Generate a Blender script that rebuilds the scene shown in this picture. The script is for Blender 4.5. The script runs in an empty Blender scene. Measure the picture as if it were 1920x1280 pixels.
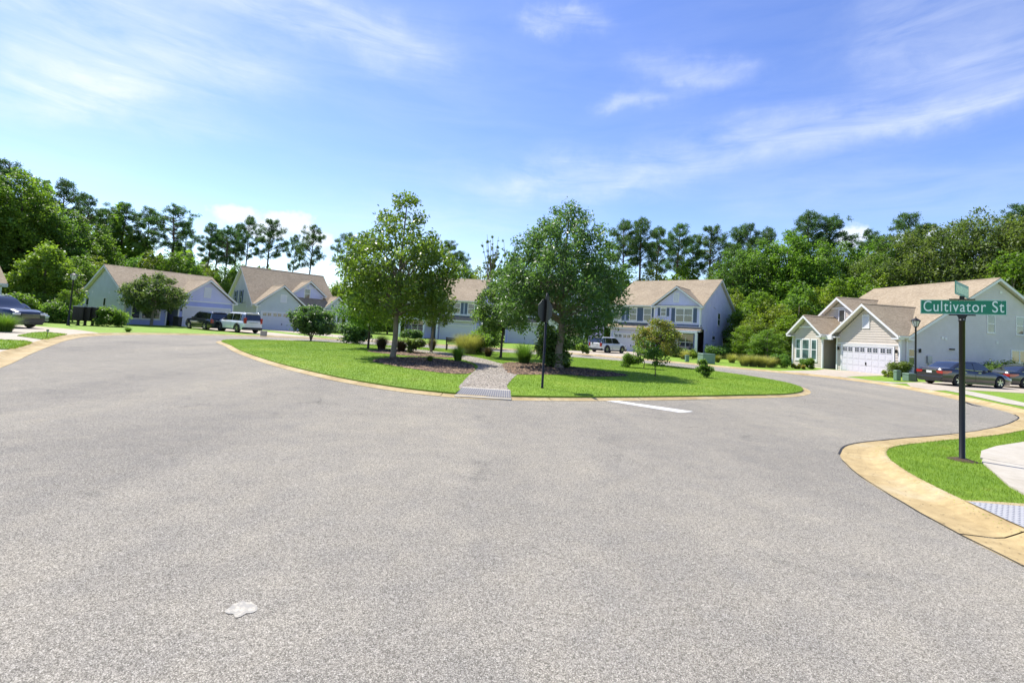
import bpy, math, random
import numpy as np
from mathutils import Vector, Matrix, geometry
R = math.radians
PI = math.pi
rnd = random.Random(7)
rng = np.random.default_rng(11)
sc = bpy.context.scene
COL = sc.collection

# ------------------------------------------------------------------ camera
CF, CY0, CP, CR, CH = 900.1, 561.4, R(3.76), R(3.48), 1.752      # focal (photo px), optical row, pitch, roll, height
cam_d = bpy.data.cameras.new('camera')
cam = bpy.data.objects.new('camera', cam_d); COL.objects.link(cam)
cam_d.sensor_fit = 'HORIZONTAL'; cam_d.sensor_width = 36.0
cam_d.lens = CF / 1920 * 36.0
cam_d.shift_y = -(640 - CY0) / 1920
cam_d.clip_start = .1; cam_d.clip_end = 3000
cam.location = (0, 0, CH)
cam.rotation_mode = 'QUATERNION'
_m = Matrix.Rotation(PI/2 + CP, 3, 'X') @ Matrix.Rotation(CR, 3, 'Z')
cam.rotation_quaternion = _m.to_quaternion()
sc.camera = cam

# ------------------------------------------------------------------ light
SUN_EL, SUN_AZ = R(57), math.atan2(-.75, .66)                    # azimuth clockwise from +Y
sd = bpy.data.lights.new('sun', 'SUN'); sd.energy = 5.0; sd.angle = R(.53); sd.color = (1, .965, .9)
sun = bpy.data.objects.new('sun', sd); COL.objects.link(sun)
sdir = Vector((math.sin(SUN_AZ)*math.cos(SUN_EL), math.cos(SUN_AZ)*math.cos(SUN_EL), math.sin(SUN_EL)))
sun.rotation_mode = 'QUATERNION'; sun.rotation_quaternion = sdir.to_track_quat('Z', 'Y')
sun.location = sdir*60
vs = sc.view_settings
vs.view_transform = 'Standard'; vs.look = 'None'; vs.exposure = .68; vs.gamma = 1; vs.use_curve_mapping = False


def ray(x, y):
    dx, dy = x-960, y-CY0; c, s = math.cos(CR), math.sin(CR)
    a = dx*c+dy*s; b = -dx*s+dy*c
    return a, CF*math.cos(CP)+b*math.sin(CP), CF*math.sin(CP)-b*math.cos(CP)


def P(x, y, z=.1):
    """plan position of a surveyed point lying on the ground"""
    X, Y, Z = ray(x, y); t = (z-CH)/Z
    return (X*t, Y*t)


def PD(x, y, d):
    X, Y, Z = ray(x, y); t = d/Y
    return (X*t, d, CH+Z*t)


world = bpy.data.worlds.new('World'); sc.world = world; world.use_nodes = True
def build_world():
    nt = world.node_tree; nt.nodes.clear(); N = nt.nodes.new; L = nt.links.new
    out = N('ShaderNodeOutputWorld'); bg = N('ShaderNodeBackground'); L(bg.outputs[0], out.inputs[0])
    sky = N('ShaderNodeTexSky'); sky.sky_type = 'NISHITA'; sky.sun_disc = False
    sky.sun_elevation = SUN_EL; sky.sun_rotation = SUN_AZ % (2*PI)
    sky.air_density = 1.0; sky.dust_density = .25; sky.ozone_density = 1.6
    bg.inputs['Strength'].default_value = .142
    hs = N('ShaderNodeHueSaturation'); hs.inputs['Saturation'].default_value = 1.2; hs.inputs['Hue'].default_value = .518
    L(sky.outputs[0], hs.inputs['Color'])
    tc = N('ShaderNodeTexCoord')
    def M(op, a, b=None, c=None, clamp=False):
        n = N('ShaderNodeMath'); n.operation = op; n.use_clamp = clamp
        for i, v in enumerate((a, b, c)):
            if v is None: continue
            if isinstance(v, (int, float)): n.inputs[i].default_value = v
            else: L(v, n.inputs[i])
        return n.outputs[0]
    sx = N('ShaderNodeSeparateXYZ'); L(tc.outputs['Generated'], sx.inputs[0])
    az = M('ARCTAN2', sx.outputs[0], sx.outputs[1]); el = M('ARCSINE', sx.outputs[2])
    cmb = N('ShaderNodeCombineXYZ'); L(az, cmb.inputs[0]); L(el, cmb.inputs[1])
    # warp for ragged wisps
    nz = N('ShaderNodeTexNoise'); nz.inputs['Scale'].default_value = 2.6; nz.inputs['Detail'].default_value = 7; nz.inputs['Roughness'].default_value = .62
    L(cmb.outputs[0], nz.inputs['Vector'])
    sn = N('ShaderNodeSeparateColor'); L(nz.outputs['Color'], sn.inputs[0])
    azw = M('ADD', az, M('MULTIPLY', M('SUBTRACT', sn.outputs[0], .5), .42))
    elw = M('ADD', el, M('MULTIPLY', M('SUBTRACT', sn.outputs[1], .5), .19))
    total = None
    def AE(x, y):
        X, Y, Z = ray(x, y); return math.atan2(X, Y), math.atan2(Z, math.hypot(X, Y))
    # soft cirrus: (x0,y0)-(x1,y1) axis of each wisp, half width, strength
    W = [((-120, 10), (400, 120), 78, .62), ((-120, 150), (300, 165), 30, .6), ((300, 90), (560, 160), 40, .3), ((-60, 190), (200, 200), 20, .35),
         ((380, -10), (820, 100), 36, .72), ((990, 25), (1125, 35), 15, .55), ((1190, 115), (1370, 160), 22, .5), ((1140, 200), (1250, 190), 15, .42),
         ((1560, 245), (2000, 140), 18, .6), ((1250, 300), (1640, 230), 34, .44), ((860, 345), (1300, 320), 30, .6),
         ((1600, 20), (2000, 60), 70, .3), ((1600, 130), (1980, 100), 35, .25), ((240, 235), (480, 250), 18, .25), ((600, 120), (900, 200), 60, .10),
         ((1400, 380), (1950, 330), 40, .22), ((620, 400), (1000, 420), 35, .30), ((-50, 260), (300, 330), 40, .12)]
    for (p0, p1, hw, st) in W:
        a0, e0 = AE(*p0); a1, e1 = AE(*p1)
        ca, ce = (a0+a1)/2, (e0+e1)/2; l = math.hypot(a1-a0, e1-e0)/2; ang = math.atan2(e1-e0, a1-a0)
        c_, s_ = math.cos(ang), math.sin(ang); w = hw/900.0
        da = M('SUBTRACT', azw, ca); de = M('SUBTRACT', elw, ce)
        u = M('ADD', M('MULTIPLY', da, c_/l), M('MULTIPLY', de, s_/l))
        v = M('ADD', M('MULTIPLY', da, -s_/w), M('MULTIPLY', de, c_/w))
        r2 = M('ADD', M('POWER', M('ABSOLUTE', u), 2.6), M('MULTIPLY', v, v))
        g = M('MULTIPLY', M('EXPONENT', M('MULTIPLY', r2, -1.0)), st)
        total = g if total is None else M('ADD', total, g)
    # fibre texture, stretched along the drift of the cloud
    mp = N('ShaderNodeMapping'); mp.inputs['Rotation'].default_value[2] = R(14); mp.inputs['Scale'].default_value = (2.2, 11, 1)
    L(cmb.outputs[0], mp.inputs[0])
    nf = N('ShaderNodeTexNoise'); nf.inputs['Scale'].default_value = 2.0; nf.inputs['Detail'].default_value = 8; nf.inputs['Roughness'].default_value = .6; nf.inputs['Distortion'].default_value = .5
    L(mp.outputs[0], nf.inputs['Vector'])
    fib = M('MULTIPLY', M('SUBTRACT', nf.outputs['Fac'], .28), 2.1, clamp=True)
    cir = M('MULTIPLY', total, M('ADD', M('MULTIPLY', fib, .95), .12))
    veil = M('MULTIPLY', fib, .07)
    cir = M('ADD', cir, veil, clamp=True)
    # small cumulus low over the trees
    nc = N('ShaderNodeTexNoise'); nc.inputs['Scale'].default_value = 26; nc.inputs['Detail'].default_value = 6; nc.inputs['Roughness'].default_value = .55
    L(cmb.outputs[0], nc.inputs['Vector'])
    cu = None
    for (x, y, rx, ry) in [(445, 404, 46, 20), (545, 420, 54, 28), (600, 445, 36, 18), (500, 432, 60, 18), (1602, 440, 30, 22), (1745, 448, 44, 16), (-250, 420, 150, 40), (2200, 470, 180, 40)]:
        a, e = AE(x, y)
        u = M('MULTIPLY', M('SUBTRACT', az, a), 900/rx); v = M('MULTIPLY', M('SUBTRACT', el, e), 900/ry)
        d = M('SUBTRACT', 1.0, M('SQRT', M('ADD', M('MULTIPLY', u, u), M('MULTIPLY', v, v))))
        cu = d if cu is None else M('MAXIMUM', cu, d)
    cu = M('MULTIPLY', M('ADD', cu, M('MULTIPLY', M('SUBTRACT', nc.outputs['Fac'], .5), 1.9)), 2.6, clamp=True)
    cu = M('MULTIPLY', cu, .85)
    mask = M('MAXIMUM', cir, cu)
    mix = N('ShaderNodeMixRGB'); L(mask, mix.inputs[0]); L(hs.outputs[0], mix.inputs[1]); mix.inputs[2].default_value = (4.6, 4.9, 5.4, 1)
    L(mix.outputs[0], bg.inputs[0])
build_world()

# ------------------------------------------------------------------ materials
MATS = {}
def nodes(name):
    m = bpy.data.materials.new(name); m.use_nodes = True; nt = m.node_tree
    b = nt.nodes['Principled BSDF']; MATS[name] = m
    return m, nt, b

def mat(name, col, rough=.7, metal=0, spec=.5, var=0, vscale=3, bump=0, bscale=40, coat=0, dirt=None):
    m, nt, b = nodes(name)
    b.inputs['Base Color'].default_value = (*col, 1); b.inputs['Roughness'].default_value = rough
    b.inputs['Metallic'].default_value = metal; b.inputs['Specular IOR Level'].default_value = spec
    if coat: b.inputs['Coat Weight'].default_value = coat; b.inputs['Coat Roughness'].default_value = .04
    tc = nt.nodes.new('ShaderNodeTexCoord')
    if var:
        n = nt.nodes.new('ShaderNodeTexNoise'); n.inputs['Scale'].default_value = vscale; n.inputs['Detail'].default_value = 6; n.inputs['Roughness'].default_value = .65
        nt.links.new(tc.outputs['Object'], n.inputs['Vector'])
        r = nt.nodes.new('ShaderNodeMapRange'); r.inputs['From Min'].default_value = .3; r.inputs['From Max'].default_value = .7
        r.inputs['To Min'].default_value = 1-var; r.inputs['To Max'].default_value = 1+var
        nt.links.new(n.outputs['Fac'], r.inputs[0])
        x = nt.nodes.new('ShaderNodeMixRGB'); x.blend_type = 'MULTIPLY'; x.inputs[0].default_value = 1; x.inputs[1].default_value = (*col, 1)
        nt.links.new(r.outputs[0], x.inputs[2]); nt.links.new(x.outputs[0], b.inputs['Base Color'])
    if bump:
        n = nt.nodes.new('ShaderNodeTexNoise'); n.inputs['Scale'].default_value = bscale; n.inputs['Detail'].default_value = 5
        nt.links.new(tc.outputs['Object'], n.inputs['Vector'])
        bp = nt.nodes.new('ShaderNodeBump'); bp.inputs['Strength'].default_value = bump; bp.inputs['Distance'].default_value = .01
        nt.links.new(n.outputs['Fac'], bp.inputs['Height']); nt.links.new(bp.outputs[0], b.inputs['Normal'])
    return m

def ramp(nt, fac, stops):
    r = nt.nodes.new('ShaderNodeValToRGB'); nt.links.new(fac, r.inputs[0])
    e = r.color_ramp.elements
    while len(e) < len(stops): e.new(.5)
    for i, (p, c) in enumerate(stops): e[i].position = p; e[i].color = (*c, 1)
    return r.outputs[0]

def noise(nt, scale, detail=5, rough=.6, src=None, dist=0):
    n = nt.nodes.new('ShaderNodeTexNoise'); n.inputs['Scale'].default_value = scale; n.inputs['Detail'].default_value = detail
    n.inputs['Roughness'].default_value = rough; n.inputs['Distortion'].default_value = dist
    if src: nt.links.new(src, n.inputs['Vector'])
    return n.outputs['Fac']

def mixc(nt, fac, a, b, mode='MIX'):
    x = nt.nodes.new('ShaderNodeMixRGB'); x.blend_type = mode
    for i, v in ((0, fac), (1, a), (2, b)):
        if isinstance(v, (int, float)): x.inputs[i].default_value = v
        elif isinstance(v, tuple): x.inputs[i].default_value = (*v, 1)
        else: nt.links.new(v, x.inputs[i])
    return x.outputs[0]

def bump(nt, b, h, strength, dist):
    bp = nt.nodes.new('ShaderNodeBump'); bp.inputs['Strength'].default_value = strength; bp.inputs['Distance'].default_value = dist
    nt.links.new(h, bp.inputs['Height']); nt.links.new(bp.outputs[0], b.inputs['Normal'])

def m_asphalt():
    m, nt, b = nodes('asphalt'); g = nt.nodes.new('ShaderNodeNewGeometry').outputs['Position']
    v = nt.nodes.new('ShaderNodeTexVoronoi'); v.inputs['Scale'].default_value = 165; nt.links.new(g, v.inputs['Vector'])
    sp = nt.nodes.new('ShaderNodeSeparateColor'); nt.links.new(v.outputs['Color'], sp.inputs[0])
    c = ramp(nt, sp.outputs[0], [(0, (.18, .168, .138)), (.3, (.305, .286, .238)), (.62, (.385, .362, .305)), (.88, (.45, .425, .36)), (1, (.56, .53, .46))])
    dk = nt.nodes.new('ShaderNodeMapRange'); nt.links.new(v.outputs['Distance'], dk.inputs[0]); dk.inputs['From Min'].default_value = .25; dk.inputs['From Max'].default_value = .75
    dk.inputs['To Min'].default_value = 1.08; dk.inputs['To Max'].default_value = .5
    c = mixc(nt, 1.0, c, dk.outputs[0], 'MULTIPLY')
    n1 = noise(nt, .22, 5, .6, g); n2 = noise(nt, 2.2, 6, .65, g); n3 = noise(nt, 34, 3, .6, g)
    c = mixc(nt, 1.0, c, ramp(nt, n1, [(.3, (.88, .87, .87)), (.5, (1, .985, .97)), (.7, (1.1, 1.07, 1.02))]), 'MULTIPLY')
    c = mixc(nt, 1.0, c, ramp(nt, n2, [(.3, (.9, .9, .92)), (.7, (1.09, 1.07, 1.04))]), 'MULTIPLY')
    wv = nt.nodes.new('ShaderNodeMapping'); wv.inputs['Rotation'].default_value[2] = .5; wv.inputs['Scale'].default_value = (.32, .05, 1); nt.links.new(g, wv.inputs[0])
    c = mixc(nt, .9, c, ramp(nt, noise(nt, 1.0, 4, .6, wv.outputs[0], .6), [(.36, (.88, .885, .90)), (.52, (1, 1, 1)), (.66, (1.09, 1.08, 1.05))]), 'MULTIPLY')
    c = mixc(nt, 1.0, c, ramp(nt, noise(nt, .9, 7, .75, g, .4), [(.30, (.74, .75, .76)), (.40, (1, 1, 1)), (1, (1, 1, 1))]), 'MULTIPLY')
    vc = nt.nodes.new('ShaderNodeTexVoronoi'); vc.feature = 'DISTANCE_TO_EDGE'; vc.inputs['Scale'].default_value = .16
    wn = nt.nodes.new('ShaderNodeTexNoise'); wn.inputs['Scale'].default_value = 1.1; wn.inputs['Detail'].default_value = 6; nt.links.new(g, wn.inputs['Vector'])
    wa = nt.nodes.new('ShaderNodeVectorMath'); wa.operation = 'MULTIPLY_ADD'; nt.links.new(wn.outputs['Color'], wa.inputs[0]); wa.inputs[1].default_value = (1.3, 1.3, 0); nt.links.new(g, wa.inputs[2]); nt.links.new(wa.outputs[0], vc.inputs['Vector'])
    ck = mixc(nt, 1.0, ramp(nt, vc.outputs['Distance'], [(0, (1, 1, 1)), (.0022, (0, 0, 0))]), ramp(nt, noise(nt, .35, 3, .5, g), [(.55, (0, 0, 0)), (.64, (.5, .5, .5))]), 'MULTIPLY')
    c = mixc(nt, ck, c, (.06, .056, .05))
    c = mixc(nt, 1.0, c, ramp(nt, n3, [(.3, (.8, .8, .8)), (.7, (1.2, 1.2, 1.2))]), 'MULTIPLY')
    nt.links.new(c, b.inputs['Base Color']); b.inputs['Roughness'].default_value = .95; b.inputs['Specular IOR Level'].default_value = .12
    a = nt.nodes.new('ShaderNodeMath'); a.operation = 'ADD'; nt.links.new(sp.outputs[1], a.inputs[0]); nt.links.new(n3, a.inputs[1])
    bump(nt, b, a.outputs[0], .8, .006)
    return m

def m_concrete(name, cols, stain=.5, lines=False):
    m, nt, b = nodes(name); g = nt.nodes.new('ShaderNodeNewGeometry').outputs['Position']
    n1 = noise(nt, .9, 6, .65, g); n2 = noise(nt, 7, 6, .7, g); n3 = noise(nt, 160, 2, .5, g)
    c = ramp(nt, n1, [(.3, cols[0]), (.52, cols[1]), (.72, cols[2])])
    c = mixc(nt, stain, c, ramp(nt, n2, [(.3, (.78, .76, .72)), (.65, (1.08, 1.08, 1.06))]), 'MULTIPLY')
    c = mixc(nt, .7, c, ramp(nt, n3, [(.3, (.85, .85, .85)), (.7, (1.12, 1.12, 1.12))]), 'MULTIPLY')
    nt.links.new(c, b.inputs['Base Color']); b.inputs['Roughness'].default_value = .85; b.inputs['Specular IOR Level'].default_value = .3
    bump(nt, b, n3, .4, .003)
    return m

def m_grass(name, blade=False):
    m, nt, b = nodes(name); g = nt.nodes.new('ShaderNodeNewGeometry').outputs['Position']
    n1 = noise(nt, .35, 4, .6, g); n2 = noise(nt, 3.2, 6, .7, g); n3 = noise(nt, 60, 4, .7, g)
    c = ramp(nt, n1, [(.3, (.15, .265, .022)), (.55, (.20, .32, .03)), (.75, (.27, .36, .05))])
    c = mixc(nt, .75, c, ramp(nt, n2, [(.28, (.66, .68, .5)), (.5, (1, 1, 1)), (.75, (1.25, 1.12, 1.05))]), 'MULTIPLY')
    c = mixc(nt, ramp(nt, noise(nt, 1.3, 5, .7, g), [(.60, (0, 0, 0)), (.76, (.62, .62, .62))]), c, (.33, .27, .10))
    if blade:
        at = nt.nodes.new('ShaderNodeAttribute'); at.attribute_name = 'tint'
        c = mixc(nt, 1.0, c, ramp(nt, at.outputs['Fac'], [(0, (.8, .85, .6)), (.5, (1.2, 1.15, 1.05)), (1, (1.8, 1.5, 1.4))]), 'MULTIPLY')
        tr = nt.nodes.new('ShaderNodeBsdfTranslucent'); nt.links.new(c, tr.inputs[0])
        mx = nt.nodes.new('ShaderNodeMixShader'); mx.inputs[0].default_value = .4
        nt.links.new(b.outputs[0], mx.inputs[1]); nt.links.new(tr.outputs[0], mx.inputs[2])
        nt.links.new(mx.outputs[0], nt.nodes['Material Output'].inputs[0])
    else:
        c = mixc(nt, .9, c, ramp(nt, n3, [(.3, (.5, .5, .45)), (.52, (1, 1, 1)), (.72, (1.3, 1.28, 1.2))]), 'MULTIPLY')
        bump(nt, b, n3, .9, .03)
    nt.links.new(c, b.inputs['Base Color']); b.inputs['Roughness'].default_value = .75; b.inputs['Specular IOR Level'].default_value = .2
    return m

def m_leaf(name, dark, mid, light, trans=.38, gloss=.35, rough=.5):
    m, nt, b = nodes(name)
    at = nt.nodes.new('ShaderNodeAttribute'); at.attribute_name = 'tint'
    oi = nt.nodes.new('ShaderNodeObjectInfo')
    c = ramp(nt, at.outputs['Fac'], [(0, dark), (.5, mid), (1, light)])
    c = mixc(nt, 1.0, c, ramp(nt, oi.outputs['Random'], [(0, (.82, .88, .9)), (.35, (1, 1, 1)), (.7, (1.14, 1.06, .85)), (1, (.95, 1.1, .95))]), 'MULTIPLY')
    nt.links.new(c, b.inputs['Base Color']); b.inputs['Roughness'].default_value = rough; b.inputs['Specular IOR Level'].default_value = gloss
    tr = nt.nodes.new('ShaderNodeBsdfTranslucent')
    c2 = mixc(nt, 1.0, c, (1.35, 1.5, .6), 'MULTIPLY'); nt.links.new(c2, tr.inputs[0])
    mx = nt.nodes.new('ShaderNodeMixShader'); mx.inputs[0].default_value = trans
    nt.links.new(b.outputs[0], mx.inputs[1]); nt.links.new(tr.outputs[0], mx.inputs[2])
    nt.links.new(mx.outputs[0], nt.nodes['Material Output'].inputs[0])
    return m

def m_bark(name, a, c_):
    m, nt, b = nodes(name); o = nt.nodes.new('ShaderNodeTexCoord').outputs['Object']
    mp = nt.nodes.new('ShaderNodeMapping'); mp.inputs['Scale'].default_value = (1, 1, .25); nt.links.new(o, mp.inputs[0])
    n = noise(nt, 18, 6, .7, mp.outputs[0])
    nt.links.new(ramp(nt, n, [(.3, a), (.7, c_)]), b.inputs['Base Color']); b.inputs['Roughness'].default_value = .9
    bump(nt, b, n, .8, .02)
    return m

def m_siding(name, col):
    m, nt, b = nodes(name); o = nt.nodes.new('ShaderNodeTexCoord').outputs['Object']
    n = noise(nt, 1.1, 5, .6, o)
    mp = nt.nodes.new('ShaderNodeMapping'); mp.inputs['Scale'].default_value = (2, 2, 60); nt.links.new(o, mp.inputs[0])
    n2 = noise(nt, 3, 3, .5, mp.outputs[0])
    c = mixc(nt, 1.0, col, ramp(nt, n, [(.3, (.93, .93, .92)), (.7, (1.05, 1.05, 1.05))]), 'MULTIPLY')
    c = mixc(nt, .5, c, ramp(nt, n2, [(.3, (.9, .9, .9)), (.7, (1.06, 1.06, 1.06))]), 'MULTIPLY')
    nt.links.new(c, b.inputs['Base Color']); b.inputs['Roughness'].default_value = .6; b.inputs['Specular IOR Level'].default_value = .3
    return m

def m_roof():
    m, nt, b = nodes('shingles'); o = nt.nodes.new('ShaderNodeTexCoord').outputs['Object']
    sp = nt.nodes.new('ShaderNodeSeparateXYZ'); nt.links.new(o, sp.inputs[0])
    n1 = noise(nt, .5, 5, .6, o)
    mp = nt.nodes.new('ShaderNodeMapping'); mp.inputs['Scale'].default_value = (1, 1, 4.2); nt.links.new(o, mp.inputs[0])
    v = nt.nodes.new('ShaderNodeTexVoronoi'); v.inputs['Scale'].default_value = 6.5; nt.links.new(mp.outputs[0], v.inputs['Vector'])
    s2 = nt.nodes.new('ShaderNodeSeparateColor'); nt.links.new(v.outputs['Color'], s2.inputs[0])
    c = ramp(nt, s2.outputs[0], [(0, (.25, .20, .135)), (.4, (.30, .24, .165)), (.75, (.335, .27, .19)), (1, (.38, .315, .23))])
    c = mixc(nt, 1.0, c, ramp(nt, n1, [(.3, (.88, .87, .86)), (.7, (1.08, 1.07, 1.05))]), 'MULTIPLY')
    c = mixc(nt, .8, c, ramp(nt, noise(nt, 45, 3, .6, o), [(.3, (.8, .8, .8)), (.7, (1.15, 1.15, 1.15))]), 'MULTIPLY')
    w = nt.nodes.new('ShaderNodeMath'); w.operation = 'FRACT'; k = nt.nodes.new('ShaderNodeMath'); k.operation = 'MULTIPLY'; k.inputs[1].default_value = 1/.115
    nt.links.new(sp.outputs[2], k.inputs[0]); nt.links.new(k.outputs[0], w.inputs[0])
    c = mixc(nt, 1.0, c, ramp(nt, w.outputs[0], [(0, (.62, .6, .58)), (.14, (1, 1, 1)), (1, (1.02, 1.02, 1.02))]), 'MULTIPLY')
    nt.links.new(c, b.inputs['Base Color']); b.inputs['Roughness'].default_value = .95; b.inputs['Specular IOR Level'].default_value = .15
    return m

def m_glass(name, col, rough=.04, spec=1.0):
    m, nt, b = nodes(name); o = nt.nodes.new('ShaderNodeTexCoord').outputs['Object']
    c = mixc(nt, 1.0, col, ramp(nt, noise(nt, 1.2, 3, .5, o), [(.35, (.6, .6, .6)), (.65, (1.5, 1.5, 1.5))]), 'MULTIPLY')
    nt.links.new(c, b.inputs['Base Color']); b.inputs['Roughness'].default_value = rough; b.inputs['Specular IOR Level'].default_value = spec
    b.inputs['Coat Weight'].default_value = .6; b.inputs['Coat Roughness'].default_value = .02
    return m

ASPH = m_asphalt()
KERB = m_concrete('kerb_concrete', [(.31, .225, .105), (.41, .31, .155), (.45, .38, .24)], 1.0)
CONC = m_concrete('pale_concrete', [(.36, .32, .25), (.43, .39, .32), (.46, .43, .37)], .6)
CONC2 = m_concrete('driveway_concrete', [(.36, .30, .22), (.42, .36, .28), (.44, .40, .33)], .6)
GRAVEL = m_concrete('gravel', [(.18, .15, .11), (.27, .235, .185), (.32, .29, .24)], .9)
MULCH = m_concrete('mulch', [(.05, .03, .02), (.085, .052, .033), (.14, .095, .06)], .9)
GRASS = m_grass('lawn_grass'); BLADE = m_grass('grass_blade', True)
def m_worn(name, col, thr, sc_):
    m, nt, b = nodes(name); g = nt.nodes.new('ShaderNodeNewGeometry').outputs['Position']
    f = ramp(nt, noise(nt, sc_, 6, .75, g), [(thr, (0, 0, 0)), (thr+.1, (1, 1, 1))])
    nt.links.new(mixc(nt, f, (.29, .275, .24), mixc(nt, 1.0, col, ramp(nt, noise(nt, 70, 3, .6, g), [(.3, (.75, .75, .75)), (.7, (1.1, 1.1, 1.1))]), 'MULTIPLY')), b.inputs['Base Color']); b.inputs['Roughness'].default_value = .85
    bump(nt, b, noise(nt, 120, 3, .6, g), .6, .004); return m
LINE = m_worn('road_paint', (.62, .62, .60), .36, 9)
WHITE = mat('white_trim', (.72, .70, .70), .45, var=.04, vscale=2)
DOORW = mat('white_garage_paint', (.60, .58, .61), .4, var=.03)
SOFFIT = mat('soffit_white', (.72, .68, .64), .6)
ROOF = m_roof()
BLUE = m_siding('blue_siding', (.38, .41, .72)); SAGE = m_siding('sage_and_bounce_siding', (.52, .55, .55))  # sage also goes on the blue house's gable, its bounce green in the colour
SAGEL = m_siding('pale_and_sunlit_sage_siding', (.62, .59, .52)); GREYBLUE = m_siding('grey_blue_siding', (.56, .55, .76)); SHADELAV = m_siding('shade_lifted_siding', (.66, .64, .82)); SHADESIDE = m_siding('shaded_cream_siding', (.62, .57, .58))  # side sidings hold light: sunlit sage, lifted shade on grey-blue and cream walls
CREAM = m_siding('cream_siding', (.54, .47, .405)); GREYSD = m_siding('grey_shake_siding', (.36, .40, .50))
TAUPE = mat('taupe_door', (.30, .26, .21), .6); DARKDOOR = mat('dark_door', (.05, .06, .07), .4)
NAVY = mat('navy_shutter', (.06, .09, .15), .5); FLASH = mat('dark_blue_roofing', (.035, .06, .11), .35, .4)
GLASS = m_glass('window_glass', (.035, .045, .045)); GLASSG = m_glass('green_window_glass', (.07, .12, .11))
IRON = mat('black_iron', (.014, .013, .012), .38, .3, bump=.15); BRONZE = mat('dark_bronze', (.03, .024, .02), .45, .4, var=.2)
LAMPG = mat('lamp_glass', (.55, .56, .55), .2); GREENBOX = mat('green_utility_box', (.17, .25, .18), .55, var=.1)
GREYM = mat('grey_metal', (.35, .36, .37), .4, .6); SIGNG = mat('sign_green', (.0, .19, .105), .4, var=.06, vscale=9); SIGNW = mat('sign_white', (.72, .82, .78), .4)
SIGNB = mat('dark_sign_back', (.028, .03, .034), .5, .2, var=.2)
TAC = mat('tactile_grey', (.34, .335, .33), .7, var=.12, vscale=20)
LBARK = m_bark('pale_bark', (.13, .105, .08), (.26, .22, .17)); DBARK = m_bark('dark_bark', (.035, .026, .02), (.10, .075, .055)); PBARK = m_bark('pine_bark', (.06, .04, .03), (.17, .11, .08))
L_MAG = m_leaf('olive_leaf', (.065, .11, .025), (.13, .195, .042), (.22, .29, .075), .45, .5, .42)
L_DEEP = m_leaf('deep_green_leaf', (.06, .115, .04), (.125, .205, .07), (.22, .30, .125), .48, .55, .4)
L_WOOD = m_leaf('woodland_leaf', (.07, .13, .028), (.13, .225, .05), (.225, .33, .085), .5)
L_LIGHT = m_leaf('light_leaf', (.08, .14, .02), (.15, .245, .04), (.27, .36, .08), .48)
L_OAK = m_leaf('oak_leaf', (.07, .105, .034), (.13, .18, .06), (.22, .265, .105), .45)
L_PINE = m_leaf('pine_needle', (.04, .085, .035), (.08, .15, .058), (.14, .22, .09), .42, .3)
L_YEL = m_leaf('yellow_green_leaf', (.11, .16, .025), (.19, .25, .045), (.34, .38, .1), .48)
L_RUST = m_leaf('rust_leaf', (.10, .16, .045), (.18, .2, .055), (.38, .24, .08), .45)
L_STRAW = m_leaf('straw_blade', (.17, .17, .06), (.34, .31, .12), (.52, .46, .24), .45, .2, .7)
L_GBLADE = m_leaf('green_blade', (.05, .11, .02), (.11, .2, .035), (.22, .32, .08), .45, .3)
L_PLUM = m_leaf('plum_blade', (.05, .03, .025), (.1, .065, .045), (.16, .13, .08), .35)

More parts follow.
